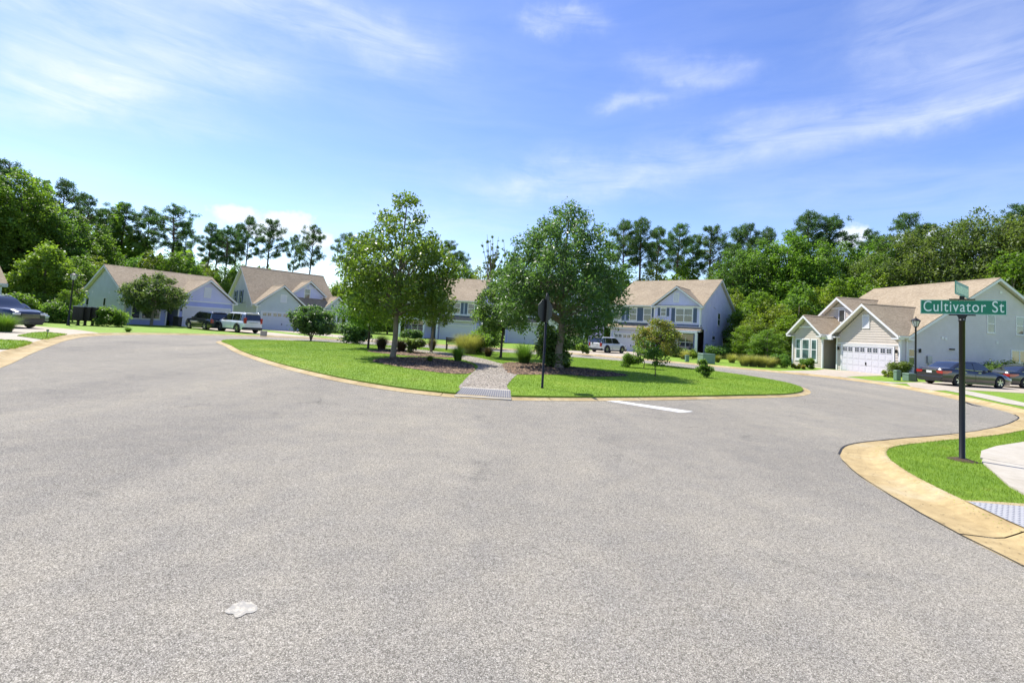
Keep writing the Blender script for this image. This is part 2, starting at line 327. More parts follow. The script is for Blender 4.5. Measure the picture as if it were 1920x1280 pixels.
# ------------------------------------------------------------------ mesh helpers
class MB:
    def __init__(s): s.v = []; s.f = []
    def quad(s, *p):
        n = len(s.v); s.v += [tuple(q) for q in p]; s.f.append(tuple(range(n, n+len(p))))
    def box(s, a, b):
        x0, y0, z0 = a; x1, y1, z1 = b; n = len(s.v)
        s.v += [(x0, y0, z0), (x1, y0, z0), (x1, y1, z0), (x0, y1, z0), (x0, y0, z1), (x1, y0, z1), (x1, y1, z1), (x0, y1, z1)]
        s.f += [tuple(n+i for i in q) for q in ((0, 3, 2, 1), (4, 5, 6, 7), (0, 1, 5, 4), (1, 2, 6, 5), (2, 3, 7, 6), (3, 0, 4, 7))]
        return s
    def obox(s, o, ux, uy, uz, a, b):
        """box in a frame"""
        m = MB(); m.box(a, b); n = len(s.v); o, ux, uy, uz = Vector(o), Vector(ux), Vector(uy), Vector(uz)
        s.v += [tuple(o+ux*p[0]+uy*p[1]+uz*p[2]) for p in m.v]; s.f += [tuple(n+i for i in q) for q in m.f]; return s
    def beam(s, p, q, w, h, up=(0, 0, 1)):
        p, q = Vector(p), Vector(q); d = (q-p); l = d.length; d.normalize(); u = Vector(up)
        x = d.cross(u).normalized(); z = x.cross(d).normalized()
        return s.obox(p, d, x, z, (0, -w/2, -h/2), (l, w/2, h/2))
    def tube(s, pts, rad, n=8, cap=True):
        pts = [Vector(p) for p in pts]; base = len(s.v); prev = None
        for i, p in enumerate(pts):
            d = (pts[min(i+1, len(pts)-1)]-pts[max(i-1, 0)]).normalized()
            a = Vector((1, 0, 0)) if prev is None else prev
            if abs(d.dot(a)) > .95: a = Vector((0, 1, 0))
            x = (a-d*d.dot(a)).normalized(); y = d.cross(x); prev = x
            r = rad[i] if isinstance(rad, (list, tuple)) else rad
            s.v += [tuple(p+(x*math.cos(2*PI*k/n)+y*math.sin(2*PI*k/n))*r) for k in range(n)]
        for i in range(len(pts)-1):
            for k in range(n):
                a, b = base+i*n+k, base+i*n+(k+1) % n; s.f.append((a, b, b+n, a+n))
        if cap:
            s.f.append(tuple(base+k for k in reversed(range(n)))); s.f.append(tuple(base+(len(pts)-1)*n+k for k in range(n)))
        return s
    def lathe(s, o, prof, n=16, axis='z'):
        """prof: (r, h) pairs about an axis through o"""
        base = len(s.v); o = Vector(o)
        for r, h in prof:
            for k in range(n):
                c, q = math.cos(2*PI*k/n)*r, math.sin(2*PI*k/n)*r
                s.v.append(tuple(o+(Vector((c, q, h)) if axis == 'z' else Vector((c, h, q)) if axis == 'y' else Vector((h, c, q)))))
        for i in range(len(prof)-1):
            for k in range(n):
                a, b = base+i*n+k, base+i*n+(k+1) % n
                s.f.append((a, b, b+n, a+n) if axis != 'y' else (a, a+n, b+n, b))
        return s
    def poly(s, pts, z=None):
        n = len(s.v); s.v += [tuple(p) if z is None else (p[0], p[1], z) for p in pts]; s.f.append(tuple(range(n, n+len(pts))))
    def build(s, name, m, parent=None, smooth=False, bevel=0, **kw):
        me = bpy.data.meshes.new(name); me.from_pydata(s.v, [], s.f); me.update()
        if m: me.materials.append(m)
        if smooth: me.shade_smooth()
        o = bpy.data.objects.new(name, me); COL.objects.link(o)
        if parent: o.parent = parent
        if bevel:
            b = o.modifiers.new('bevel', 'BEVEL'); b.width = bevel; b.segments = 2; b.limit_method = 'ANGLE'
        for k, v in kw.items(): o[k] = v
        return o

def tag(o, label, cat, group=None, kind=None):
    o['label'] = label; o['category'] = cat
    if group: o['group'] = group
    if kind: o['kind'] = kind
    return o
def empty(name, loc=(0, 0, 0), rz=0):
    o = bpy.data.objects.new(name, None); COL.objects.link(o); o.location = loc; o.rotation_euler = (0, 0, rz); o.empty_display_size = .2
    return o
def copy_tree(o, parent=None):
    c = o.copy(); COL.objects.link(c)
    if parent: c.parent = parent
    for ch in list(o.children): copy_tree(ch, c)
    return c
def npmesh(name, V, Fq, m, parent=None, tint=None, smooth=False):
    """V (n,3), Fq (k,m) faces with m verts each"""
    me = bpy.data.meshes.new(name); k = Fq.shape[1]
    me.vertices.add(len(V)); me.vertices.foreach_set('co', V.astype(np.float32).ravel())
    me.loops.add(Fq.size); me.loops.foreach_set('vertex_index', Fq.astype(np.int32).ravel())
    me.polygons.add(len(Fq)); me.polygons.foreach_set('loop_start', np.arange(0, Fq.size, k, dtype=np.int32)); me.polygons.foreach_set('loop_total', np.full(len(Fq), k, dtype=np.int32))
    me.update(calc_edges=True)
    if tint is not None:
        a = me.attributes.new('tint', 'FLOAT', 'POINT'); a.data.foreach_set('value', tint.astype(np.float32))
    me.materials.append(m)
    if smooth: me.shade_smooth()
    if name is None: return me
    o = bpy.data.objects.new(name, me); COL.objects.link(o)
    if parent: o.parent = parent
    return o

def catmull(pts, closed, step=.5):
    n = len(pts); out = []
    rngi = range(n) if closed else range(n-1)
    for i in rngi:
        p = [Vector(pts[(i+k) % n]) if closed else Vector(pts[min(max(i+k, 0), n-1)]) for k in (-1, 0, 1, 2)]
        L = (p[2]-p[1]).length; m = max(2, int(L/step))
        for j in range(m):
            t = j/m
            out.append(.5*((2*p[1])+(p[2]-p[0])*t+(2*p[0]-5*p[1]+4*p[2]-p[3])*t*t+(3*p[1]-p[0]-3*p[2]+p[3])*t**3))
    if not closed: out.append(Vector(pts[-1]))
    return out
def offset(line, d, closed):
    n = len(line); out = []
    for i in range(n):
        a = line[(i-1) % n] if closed or i else line[0]; b = line[(i+1) % n] if closed or i < n-1 else line[-1]
        t = (b-a).normalized(); out.append(line[i]+Vector((-t.y, t.x))*d)
    return out
def inpoly(x, y, poly):
    c = np.zeros(x.shape, bool); n = len(poly); j = n-1
    for i in range(n):
        xi, yi = poly[i][0], poly[i][1]; xj, yj = poly[j][0], poly[j][1]
        if yi != yj: c ^= ((yi > y) != (yj > y)) & (x < (xj-xi)*(y-yi)/(yj-yi)+xi)
        j = i
    return c
def sheet(name, loops, z, m, parent=None, thick=0, minus=()):
    """flat polygon at height z; loops[1:] and minus are cut out of it"""
    def ccw(l):
        a = sum(l[i][0]*l[(i+1) % len(l)][1]-l[(i+1) % len(l)][0]*l[i][1] for i in range(len(l)))
        return [Vector((p[0], p[1])) for p in (l if a > 0 else l[::-1])]
    holes = [ccw(l) for l in list(loops[1:])+list(minus)]
    L0 = ccw(loops[0]); vs_ = list(L0); fc = [list(range(len(L0)))]
    for h in holes: fc.append(list(range(len(vs_), len(vs_)+len(h)))); vs_ += h
    ov, oe, of, _, _, orf = geometry.delaunay_2d_cdt(vs_, [], fc, 0, 1e-5)
    b = MB(); b.v = [(p.x, p.y, z) for p in ov]; cnt = {}
    for f, o in zip(of, orf):
        if 0 in o and len(o) == 1:
            b.f.append(tuple(f))
            for q in range(len(f)): e = (f[q], f[(q+1) % len(f)]); cnt[e] = 1
    if thick:
        for (a, c) in [e for e in cnt if (e[1], e[0]) not in cnt]:
            b.quad(b.v[a], b.v[c], (b.v[c][0], b.v[c][1], z-thick), (b.v[a][0], b.v[a][1], z-thick))
    return b.build(name, m, parent)

# ------------------------------------------------------------------ ground, road, kerbs
outer = [(-6.4, -34), (-6.4, -14), (-6.4, -5), (-6.7, -1), (-7.4, 2.8), (-9.3, 7), (-13.09, 12.54), (-16.17, 16.46), (-18.8, 19.9), (-21.5, 23.6), (-23.9, 27.68), (-24.7, 31.8), (-23.7, 36.3), (-21.2, 40.3), (-17.2, 43.0), (-12.4, 44.4), (-7.5, 45.2),
         (-2.5, 45.4), (2.4, 45.0), (7.0, 43.4), (11.2, 40.4), (15.4, 36.6), (18.6, 33.6), (20.6, 30.8), (21.1, 27.6), (20.2, 23.6), (18.6, 19.4), (16.9, 16.1), (14.4, 13.85), (11.2, 11.7), (8.2, 10.15), (6.6, 9.25), (5.72, 8.3), (5.1, 7.0), (4.76, 5.7), (4.57, 4.7), (4.5, 3.4), (4.47, 2), (4.47, 0), (4.47, -4), (4.47, -12), (4.47, -34)]
isl = [(-17.86, 29.46), (-15.4, 26.2), (-12.72, 22.48), (-8.9, 17.88), (-5.64, 14.64), (-3.75, 13.2), (-2.3, 12.45), (-1.0, 12.2), (.3, 12.4), (2.22, 13.1), (4.9, 14.4), (8.12, 16.2), (10.6, 17.7), (12.5, 19.9), (13.7, 23.0), (13.6, 26.8), (12.2, 30.6), (9.1, 34.4), (5, 36.4), (0, 37.4), (-5, 37.6), (-9.8, 37.1), (-14, 36.2), (-17.3, 34.4), (-18.5, 31.9)]
OUT = catmull(outer, False, .4); ISL = catmull(isl, True, .4)
KW = .62
OUTk = offset(OUT, KW, False)      # right-hand travel clockwise: outside is to the left
if (OUTk[len(OUT)//3]-Vector((0, 25))).length < (OUT[len(OUT)//3]-Vector((0, 25))).length: OUTk = offset(OUT, -KW, False); SG = -1
else: SG = 1
area = sum(ISL[i].x*ISL[(i+1) % len(ISL)].y-ISL[(i+1) % len(ISL)].x*ISL[i].y for i in range(len(ISL)))
SI = 1 if area > 0 else -1
IKW = .42
ISLk = offset(ISL, SI*IKW, True)
big = [(-400, -200), (400, -200), (400, 600), (-400, 600)]
yard = sheet('ground', [big, [tuple(p) for p in OUTk]], .096, GRASS); yard['kind'] = 'structure'
rd = sheet('road', [[tuple(p) for p in offset(OUT, SG*.9, False)]], 0, ASPH); rd['kind'] = 'structure'

def kerb(name, line, side, prof, closed, seg=3.0):
    root = empty(name); root['kind'] = 'structure'
    n = len(line); cum = [0]
    for i in range(1, n): cum.append(cum[-1]+(line[i]-line[i-1]).length)
    if closed: cum.append(cum[-1]+(line[0]-line[-1]).length)
    tot = cum[-1]
    def at(s):
        s = s % tot if closed else min(max(s, 0), tot)
        import bisect
        i = min(bisect.bisect_right(cum, s)-1, len(cum)-2); a = line[i]; b = line[(i+1) % n]; t = (s-cum[i])/max(1e-9, cum[i+1]-cum[i])
        return a.lerp(b, t)
    def frame(s):
        p = at(s); q = at(s+.15); o = at(s-.15) if (closed or s > .2) else p
        t = (q-o).normalized(); return p, Vector((-t.y, t.x))*side
    k = max(1, round(tot/seg)); L = tot/k
    for j in range(k):
        mb = MB(); m_ = 9; rows = []
        s0, s1 = j*L+.008, (j+1)*L-.008
        dz = rnd.uniform(-.003, .003)
        for i in range(m_):
            p, nn = frame(s0+(s1-s0)*i/(m_-1)); base = len(mb.v)
            for (d, z) in prof: q = p+nn*d; mb.v.append((q.x, q.y, z+dz))
            rows.append(base)
        for i in range(m_-1):
            for q in range(len(prof)-1):
                a, b = rows[i]+q, rows[i]+q+1; c, d = rows[i+1]+q+1, rows[i+1]+q
                mb.f.append((a, d, c, b) if side > 0 else (a, b, c, d))
        mb.build('kerb_segment', KERB, root, smooth=False)
    return root
kerb('street_kerb', OUT, SG, [(0, -.02), (0, .008), (.30, .004), (.40, .018), (.48, .055), (.56, .094), (.60, .104), (.64, .104), (.64, .05)], False)
kerb('island_kerb', ISL, SI, [(0, -.02), (0, .008), (.12, .01), (.2, .028), (.26, .05), (.30, .055), (.30, .0)], True)
rq = [P(*q) for q in ((868, 725.5), (957, 731.5), (959, 743.2), (852, 736.6))]
isl_g = sheet('island_lawn', [[tuple(p) for p in offset(ISL, SI*.28, True)]], .092, GRASS, thick=.06, minus=[rq]); isl_g['kind'] = 'structure'

RZ = [tuple(p) for p in OUTk]
def pp(l, z=.1): return [P(x, y, z) for x, y in l]
# path and mulch on the island
path = [(-1.2, 13.15), (.05, 12.9), (.0, 14.6), (.25, 17.6), (.55, 20.2), (.35, 22.6), (-.55, 24.8), (-1.3, 27.0), (-2.6, 29.6), (-4.2, 31.8), (-7.2, 33.6), (-8.6, 33.0), (-6.2, 31.0), (-4.2, 29.0), (-2.9, 26.6), (-1.9, 24.2), (-1.35, 21.8), (-1.3, 19.4), (-1.35, 17), (-1.35, 14.8)]
path = [tuple(p) for p in catmull(path, True, .4)]
m1 = catmull([P(700, 677), P(730, 671), P(790, 670), P(850, 676), P(884, 684), P(888, 695), P(868, 701), P(815, 697), P(750, 687)], True, .3)
m2 = catmull([P(946, 681), P(990, 680), P(1050, 685), P(1110, 693), P(1175, 703), P(1120, 706), P(1050, 702), P(985, 702), P(955, 699)], True, .3)
m3 = catmull([P(690, 658), P(740, 655), P(800, 662), P(850, 670), P(790, 668), P(735, 664)], True, .3)
m1 = [tuple(p) for p in m1]; m2 = [tuple(p) for p in m2]; m3 = [tuple(p) for p in m3]
sheet('gravel_path', [path], .101, GRAVEL, minus=[rq])['kind'] = 'structure'
for q, nm in ((m1, .105), (m2, .106), (m3, .104)): sheet('mulch_bed', [q], nm, MULCH)['kind'] = 'structure'

# concrete drives and footways, each a sheet above the lawn
CONCRETE = []
def drive(name, pts, z=.104, m=CONC, thick=0):
    o = sheet(name, [pts], z, m, thick=thick, minus=[RZ]); o['kind'] = 'structure'; CONCRETE.append(pts); return o
LAWNS = []
def lawn(pts, z=.135):
    o = sheet('lawn_strip', [pts], z, GRASS, thick=.04, minus=[RZ]); o['kind'] = 'structure'; LAWNS.append((pts, z)); return o
# left
drive('driveway', pp([(-260, 640), (0, 606), (100, 614), (152, 619), (186, 624), (150, 630), (110, 640), (60, 653.5), (0, 674), (-150, 720)]), .104, CONC2)
lawn(pp([(32, 630), (62, 624), (84, 623), (126, 627), (112, 631), (88, 638)]))
lawn(pp([(-60, 636), (0, 637.5), (50, 640), (62, 643.5), (56, 647), (28, 655.5), (0, 655), (-90, 652)]))
# far drives to the garages
def todoor(o, r, u0, u1, v, road):
    c, s = math.cos(r), math.sin(r)
    f = lambda u, w: (o[0]+u*c-w*s, o[1]+u*s+w*c)
    return [f(u0, v), f(u1, v)]+road
HA, HB, HC, HD = ((-35.92, 52.05), R(58.76)), ((-31.21, 59.06), R(45.08)), ((22.03, 55.73), R(-39.34)), ((29.21, 42.87), R(-82.33))
drive('driveway', todoor(*HA, .3, 5.6, .1, [(-17.0, 43.9), (-20.2, 41.8), (-23.0, 43.4)]), .108, CONC2)
drive('driveway', todoor(*HB, .4, 5.7, .1, [(-9.6, 45.6), (-14.2, 44.8), (-17.0, 47.0)]), .106, CONC2)
drive('driveway', todoor(*HC, -11.2, -5.9, .1, [(10.6, 41.5), (6.0, 44.6), (4.8, 47.5)]), .104, CONC2)
drive('footpath', pp([(186, 624), (260, 623.5), (330, 625), (330, 627), (186, 627.2)]), .112)
# right
drive('driveway', pp([(1530, 694), (1545, 691.5), (1690, 703), (1640, 704.5), (1585, 706), (1528, 706), (1500, 702), (1440, 695.5)]), .104, CONC2)
drive('driveway', pp([(1700, 719), (1655, 717), (1720, 716.5), (1800, 716), (1990, 722), (2100, 740), (1990, 741), (1812, 731), (1772, 732), (1716, 731)]), .108, CONC2)
drive('footpath', pp([(1585, 706.3), (1640, 714), (1702, 718.8), (1655, 718.6), (1634, 715.6), (1565, 706.6)]), .116)
drive('footpath', pp([(1770, 731.5), (1810, 732), (1865, 742.6), (1920, 755), (2000, 778), (2000, 786), (1920, 762), (1880, 755), (1800, 737)]), .112)
# near corner footway, made of separate slabs, and ramp with its tactile pad
cs = [P(1836, 857), P(1840, 847), P(1868, 838), P(1925, 829), P(2080, 812), P(2080, 900), P(2080, 1015), P(1925, 930), P(1892, 912), P(1858, 882), P(1840, 868)]
fw = empty('corner_footway'); fw['kind'] = 'structure'
jz = P(1838, 860); jz2 = P(2080, 905)
slabA = [jz] + [P(1840, 847), P(1868, 838), P(1925, 829), P(2080, 812)] + [jz2]
slabB = [(jz[0]+.015, jz[1]-.03), (jz2[0], jz2[1]-.03), P(2080, 1015), P(1925, 930), P(1892, 912), P(1858, 882), P(1841, 867)]
sheet('slab', [slabA], .125, CONC, fw, .1); sheet('slab', [slabB], .122, CONC, fw, .1)
CONCRETE.append(cs)
pad = pp([(1749, 938), (1835, 944), (1925, 952), (2080, 968), (2080, 1090), (1925, 1013), (1835, 985)])
sheet('ramp', [pp([(1741, 937), (1835, 940), (2080, 955), (2080, 1120), (1925, 1040), (1835, 1000)])], .112, KERB, minus=[RZ])['kind'] = 'structure'
CONCRETE.append(pp([(1735, 936), (1835, 938.5), (2080, 946), (2080, 1100), (1920, 1020)]))
def domes(name, poly, z, pitch, r, m, label):
    root = sheet(name, [poly], z, m, minus=[RZ]); root['kind'] = 'structure'
    xs = np.array(poly)[:, 0]; ys = np.array(poly)[:, 1]
    a = math.atan2(poly[1][1]-poly[0][1], poly[1][0]-poly[0][0]) if name != 'tactile_strip' else .05
    b = MB(); n = int(max(np.ptp(xs), np.ptp(ys))/pitch)+4; c0 = (xs.mean(), ys.mean())
    G_ = [(i, j) for i in range(-n, n) for j in range(-n, n)]
    X = np.array([c0[0]+(i*math.cos(a)-j*math.sin(a))*pitch for i, j in G_]); Y = np.array([c0[1]+(i*math.sin(a)+j*math.cos(a))*pitch for i, j in G_])
    ok = inpoly(X, Y, poly) & ~inpoly(X, Y, RZ)
    for x, y in zip(X[ok], Y[ok]): b.lathe((x, y, z), [(r, 0), (r*.75, .005), (r*.4, .0065), (.001, .007)], 7)
    b.build('dome_field', TACD, root, smooth=True, kind='stuff')
TACD = mat('tactile_dome', (.19, .195, .22), .6)
domes('tactile_pad', pad, .118, .062, .014, TAC, 'blue-grey tactile paving pad with raised domes on the ramp at the near right corner')
strip = pp([(864, 729), (957, 736), (957, 740.6), (859, 734)], .1)
b = MB(); b.quad((*rq[0], .112), (*rq[1], .112), (*rq[2], .03), (*rq[3], .03)); b.quad((*rq[3], .03), (*rq[2], .03), (*rq[2], .0), (*rq[3], .0)); b.build('ramp', CONC)['kind'] = 'structure'
sq = [rq[0][0]*.85+rq[3][0]*.15, 0]; lr = lambda a, c, t, z: (a[0]+(c[0]-a[0])*t, a[1]+(c[1]-a[1])*t, z)
b = MB(); b.quad(lr(rq[0], rq[3], .12, .111), lr(rq[1], rq[2], .12, .111), lr(rq[1], rq[2], .88, .046), lr(rq[0], rq[3], .88, .046)); st = b.build('tactile_strip', mat('strip_concrete', (.27, .255, .225), .85, var=.15, vscale=6)); tag(st, 'ribbed grey tactile strip where the gravel path meets the road', 'paving')
b = MB(); a0, a1 = Vector(rq[3]), Vector(rq[2]); c0, c1 = Vector(rq[0]), Vector(rq[1])
for i in range(24):
    t = (i+.5)/24; p0 = a0.lerp(a1, t); q0 = c0.lerp(c1, t); p = p0.lerp(q0, .14); q = p0.lerp(q0, .86); b.beam((p.x, p.y, .05), (q.x, q.y, .106), .035, .012)
b.build('ribs', mat('rib_grey', (.12, .12, .135), .7), st)
# painted stop line, pale patch
sheet('stop_line', [[P(1112, 747.5, 0), P(1126, 746.6, 0), P(1300, 771.5, 0), P(1276, 773.6, 0)]], .005, LINE)['kind'] = 'structure'
pt = catmull([P(*q, 0) for q in [(420, 1146), (431, 1139), (438, 1133), (449, 1129), (456, 1127), (466, 1130), (471, 1129), (483, 1138), (480, 1146), (470, 1150), (462, 1150), (452, 1156), (441, 1158), (437, 1151), (428, 1151)]], True, .04)
PATCHM = m_worn('pale_cement', (.46, .42, .34), .47, 22)
sheet('cement_spill', [[tuple(p) for p in pt]], .004, PATCHM)['kind'] = 'structure'
# dark tar seams along the kerb edge
TAR = mat('tar', (.018, .017, .016), .7)
def seam(name, pts, w, z=.012):
    b = MB(); l = catmull(pts, False, .25)
    l = [Vector((p.x+rnd.uniform(-.008, .008), p.y+rnd.uniform(-.008, .008))) for p in l]
    A = offset(l, w/2, False); B = offset(l, -w/2, False)
    for i in range(len(l)-1):
        k = 1
        b.quad((A[i].x, A[i].y, z), (B[i].x, B[i].y, z), (B[i+1].x, B[i+1].y, z), (A[i+1].x, A[i+1].y, z))
    b.build(name, TAR)['kind'] = 'structure'
i0 = min(range(len(OUT)), key=lambda i: (OUT[i]-Vector((5.5, 7.8))).length); i1 = min(range(len(OUT)), key=lambda i: (OUT[i]-Vector((16.9, 16.1))).length)
s_ = OUT[min(i0, i1):max(i0, i1)]; seam('tar_seam', s_[::2], .035)
seam('tar_seam', [P(1810, 754, .0), P(1822, 759, 0), P(1840, 762.5, 0)], .10, .02)

# ------------------------------------------------------------------ grass blades
def blades(name, region, n, h, w, z, holes=(), seed=1, label='', lean=.6, m=None, edge=None):
    g = np.random.default_rng(seed); R_ = np.array(region)
    x = g.uniform(R_[:, 0].min(), R_[:, 0].max(), n); y = g.uniform(R_[:, 1].min(), R_[:, 1].max(), n)
    ok = inpoly(x, y, region)
    for q in holes: ok &= ~inpoly(x, y, q)
    x, y = x[ok], y[ok]; k = len(x)
    a = g.uniform(0, 2*PI, k); b_ = g.uniform(0, 2*PI, k); hh = h*g.uniform(.5, 1.15, k); ww = w*g.uniform(.6, 1.2, k)
    zz = np.full(k, z)
    V = np.zeros((k, 3, 3)); dx, dy = np.cos(a)*ww/2, np.sin(a)*ww/2
    V[:, 0] = np.stack([x-dx, y-dy, zz], 1); V[:, 1] = np.stack([x+dx, y+dy, zz], 1)
    l = hh*lean*g.uniform(.2, 1.3, k)
    V[:, 2] = np.stack([x+np.cos(b_)*l, y+np.sin(b_)*l, zz+hh], 1)
    t = np.repeat(np.clip(g.normal(.5, .22, k), 0, 1), 3)
    o = npmesh(name, V.reshape(-1, 3), np.arange(k*3).reshape(-1, 3), m or BLADE, tint=t)
    tag(o, label, 'grass', kind='stuff'); return o
near = [tuple(p) for p in catmull([P(1657, 852), P(1672, 882), P(1705, 915), P(1744, 939), P(1840, 945), P(1925, 951), P(2080, 962), P(2080, 790), P(1925, 795), P(1806, 809), P(1740, 816), P(1690, 826), P(1665, 838)], True, .3)]
nearh = [tuple((p[0]+(p[0]-10)*.0, p[1])) for p in cs]
blades('lawn_grass', near, 260000, .034, .0065, .098, (cs, RZ), 3, 'bright green mown turf between the kerb and the corner footway')
islp = [tuple(p) for p in offset(ISL, SI*.27, True)]
fr = [p for p in islp]
front = [(-14, 11), (14, 11), (14, 23.5), (-14, 23.5)]
blades('lawn_grass', islp, 420000, .042, .013, .09, (path, m1, m2, m3, rq), 4, 'bright green mown turf of the central island')
for i, (q, zz) in enumerate(LAWNS): blades('lawn_grass', q, 9000, .05, .03, zz-.01, (), 20+i, ['turf of the pointed lawn strip left of the driveway mouth', 'turf of the lower lawn strip at the left edge'][i])
def chips(name, poly, n, size, z, m, label, holes=(), seed=2, flat=.35):
    g = np.random.default_rng(seed); R_ = np.array(poly); x = g.uniform(R_[:, 0].min(), R_[:, 0].max(), n); y = g.uniform(R_[:, 1].min(), R_[:, 1].max(), n)
    ok = inpoly(x, y, poly) & ~inpoly(x, y, rq)
    x, y = x[ok], y[ok]; k = len(x); a = g.uniform(0, 2*PI, k); s = size*g.uniform(.4, 1.3, k)
    c, q = np.cos(a), np.sin(a); el = g.uniform(.3, 1, k)
    P4 = [(-1, -1, 0), (1, -1, 0), (0, 1, 0), (0, 0, 1)]
    V = np.zeros((k, 4, 3))
    for i, (u, v, w) in enumerate(P4):
        V[:, i, 0] = x+(u*c-v*q*el)*s; V[:, i, 1] = y+(u*q+v*c*el)*s; V[:, i, 2] = z+w*s*flat*2*g.uniform(.5, 1.2, k)
    F = np.array([[0, 1, 3], [1, 2, 3], [2, 0, 3]])
    Fq = (F[None]+np.arange(k)[:, None, None]*4).reshape(-1, 3)
    o = npmesh(name, V.reshape(-1, 3), Fq, m, tint=np.repeat(g.uniform(0, 1, k), 4)); tag(o, label, name.replace('_', ' '), kind='stuff')
def m_chip(name, stops):
    m, nt, b_ = nodes(name); at = nt.nodes.new('ShaderNodeAttribute'); at.attribute_name = 'tint'
    nt.links.new(ramp(nt, at.outputs['Fac'], stops), b_.inputs['Base Color']); b_.inputs['Roughness'].default_value = .9; return m
STONE = m_chip('path_stone', [(0, (.09, .08, .065)), (.5, (.23, .20, .165)), (1, (.42, .38, .32))])
BARKC = m_chip('bark_chip', [(0, (.03, .018, .010)), (.5, (.105, .062, .034)), (1, (.25, .165, .10))])
chips('path_gravel', path, 60000, .028, .1, STONE, 'pale loose gravel covering the path through the island')
chips('bark_mulch', m1, 9000, .08, .104, BARKC, 'dark bark chips round the olive-leaved tree left of the path', seed=5, flat=.25)
chips('bark_mulch', m2, 9000, .08, .105, BARKC, 'reddish bark chips round the dense green tree right of the path', seed=6, flat=.25)
chips('bark_mulch', m3, 4000, .08, .104, BARKC, 'bark chips behind the olive-leaved tree', seed=7, flat=.25)

# ------------------------------------------------------------------ houses
class Fr:
    """a vertical wall plane in house space: kind 'v' faces -v / +v, kind 'u' faces -u / +u"""
    def __init__(s, kind, c, sgn): s.k, s.c, s.s = kind, c, sgn
    def pt(s, a, z, d): return (a, s.c+s.s*d, z) if s.k == 'v' else (s.c+s.s*d, a, z)
    def box(s, mb, a0, a1, z0, z1, d0, d1):
        p, q = s.pt(a0, z0, d0), s.pt(a1, z1, d1)
        mb.box(tuple(min(x, y) for x, y in zip(p, q)), tuple(max(x, y) for x, y in zip(p, q))); return mb
def clip(poly, z, above):
    out = []
    for i in range(len(poly)):
        a, b = poly[i], poly[(i+1) % len(poly)]
        ia, ib = (a[1] >= z) == above or a[1] == z, (b[1] >= z) == above or b[1] == z
        if ia: out.append(a)
        if ia != ib and a[1] != b[1]:
            t = (z-a[1])/(b[1]-a[1]); out.append((a[0]+t*(b[0]-a[0]), z))
    return out
def lap(parent, fr, poly, m, ex=.2, pr=.024, name='wall'):
    b = MB(); z0 = min(p[1] for p in poly); z1 = max(p[1] for p in poly); z = z0
    while z < z1-1e-4:
        c = clip(clip(poly, z, True), min(z+ex, z1), False)
        if len(c) >= 3:
            d = lambda q: pr*(1-(q[1]-z)/ex)
            b.quad(*[fr.pt(p[0], p[1], d(p)) for p in c])
            lo = sorted([p[0] for p in c if abs(p[1]-z) < 1e-4])
            if len(lo) >= 2: b.quad(fr.pt(lo[0], z, 0), fr.pt(lo[-1], z, 0), fr.pt(lo[-1], z, pr), fr.pt(lo[0], z, pr))
        z += ex
    b.quad(*[fr.pt(p[0], p[1], -.01) for p in poly])
    return b.build(name, m, parent)
def window(parent, fr, a0, a1, z0, z1, cols=1, sash=True, trim=.1, g=None, grid=0, name='window', head=0):
    """casing, sash bars and every pane of glass"""
    a0, a1 = min(a0, a1), max(a0, a1); f = MB(); fr.box(f, a0-trim, a0, z0-trim, z1+trim, -.01, .05); fr.box(f, a1, a1+trim, z0-trim, z1+trim, -.01, .05)
    fr.box(f, a0, a1, z1, z1+trim, -.01, .048); fr.box(f, a0, a1, z0-trim, z0, -.01, .048); fr.box(f, a0-trim-.03, a1+trim+.03, z0-trim-.05, z0-trim, -.01, .08)
    if head: fr.box(f, a0-trim-.05, a1+trim+.05, z1+trim, z1+trim+head, -.01, .075)
    w = (a1-a0)/cols; pan = []
    for c in range(cols):
        p0, p1 = a0+c*w+(.03 if c else 0), a0+(c+1)*w-(.03 if c < cols-1 else 0)
        if c: fr.box(f, a0+c*w-.045, a0+c*w+.045, z0, z1, -.01, .046)
        zs = [z0, (z0+z1)/2, z1] if sash else [z0, z1]
        if sash: fr.box(f, p0, p1, zs[1]-.035, zs[1]+.035, -.01, .04)
        for i in range(len(zs)-1):
            pan.append((p0, p1, zs[i], zs[i+1], .034 if i else .027))
            if grid and (i or not sash):
                for q in range(1, grid): x = p0+(p1-p0)*q/grid; fr.box(f, x-.011, x+.011, zs[i], zs[i+1], 0, .025)
                if not sash: fr.box(f, p0, p1, (zs[i]+zs[i+1])/2-.011, (zs[i]+zs[i+1])/2+.011, 0, .026)
    o = f.build(name, WHITE, parent)
    for p0, p1, y0, y1, d in pan:
        b = MB(); fr.box(b, p0, p1, y0, y1, d, d+.004); b.build('pane', g or GLASS, o)
    return o
def plain(parent, fr, a0, a1, z0, z1, d, m, name, d0=-.01):
    return fr.box(MB(), a0, a1, z0, z1, d0, d).build(name, m, parent)
def vent(parent, fr, a0, a1, z0, z1):
    b = MB(); t = .07; fr.box(b, a0, a0+t, z0, z1, 0, .06); fr.box(b, a1-t, a1, z0, z1, 0, .06); fr.box(b, a0+t, a1-t, z1-t, z1, 0, .059); fr.box(b, a0+t, a1-t, z0, z0+t, 0, .059)
    o = b.build('gable_vent', WHITE, parent); n = int((z1-z0-2*t)/.07)
    for i in range(n):
        zz = z0+t+(i+.5)*(z1-z0-2*t)/n; s = MB(); s.quad(fr.pt(a0+t, zz-.035, .05), fr.pt(a1-t, zz-.035, .05), fr.pt(a1-t, zz+.035, .026), fr.pt(a0+t, zz+.035, .026)); s.build('slat', WHITE, o)
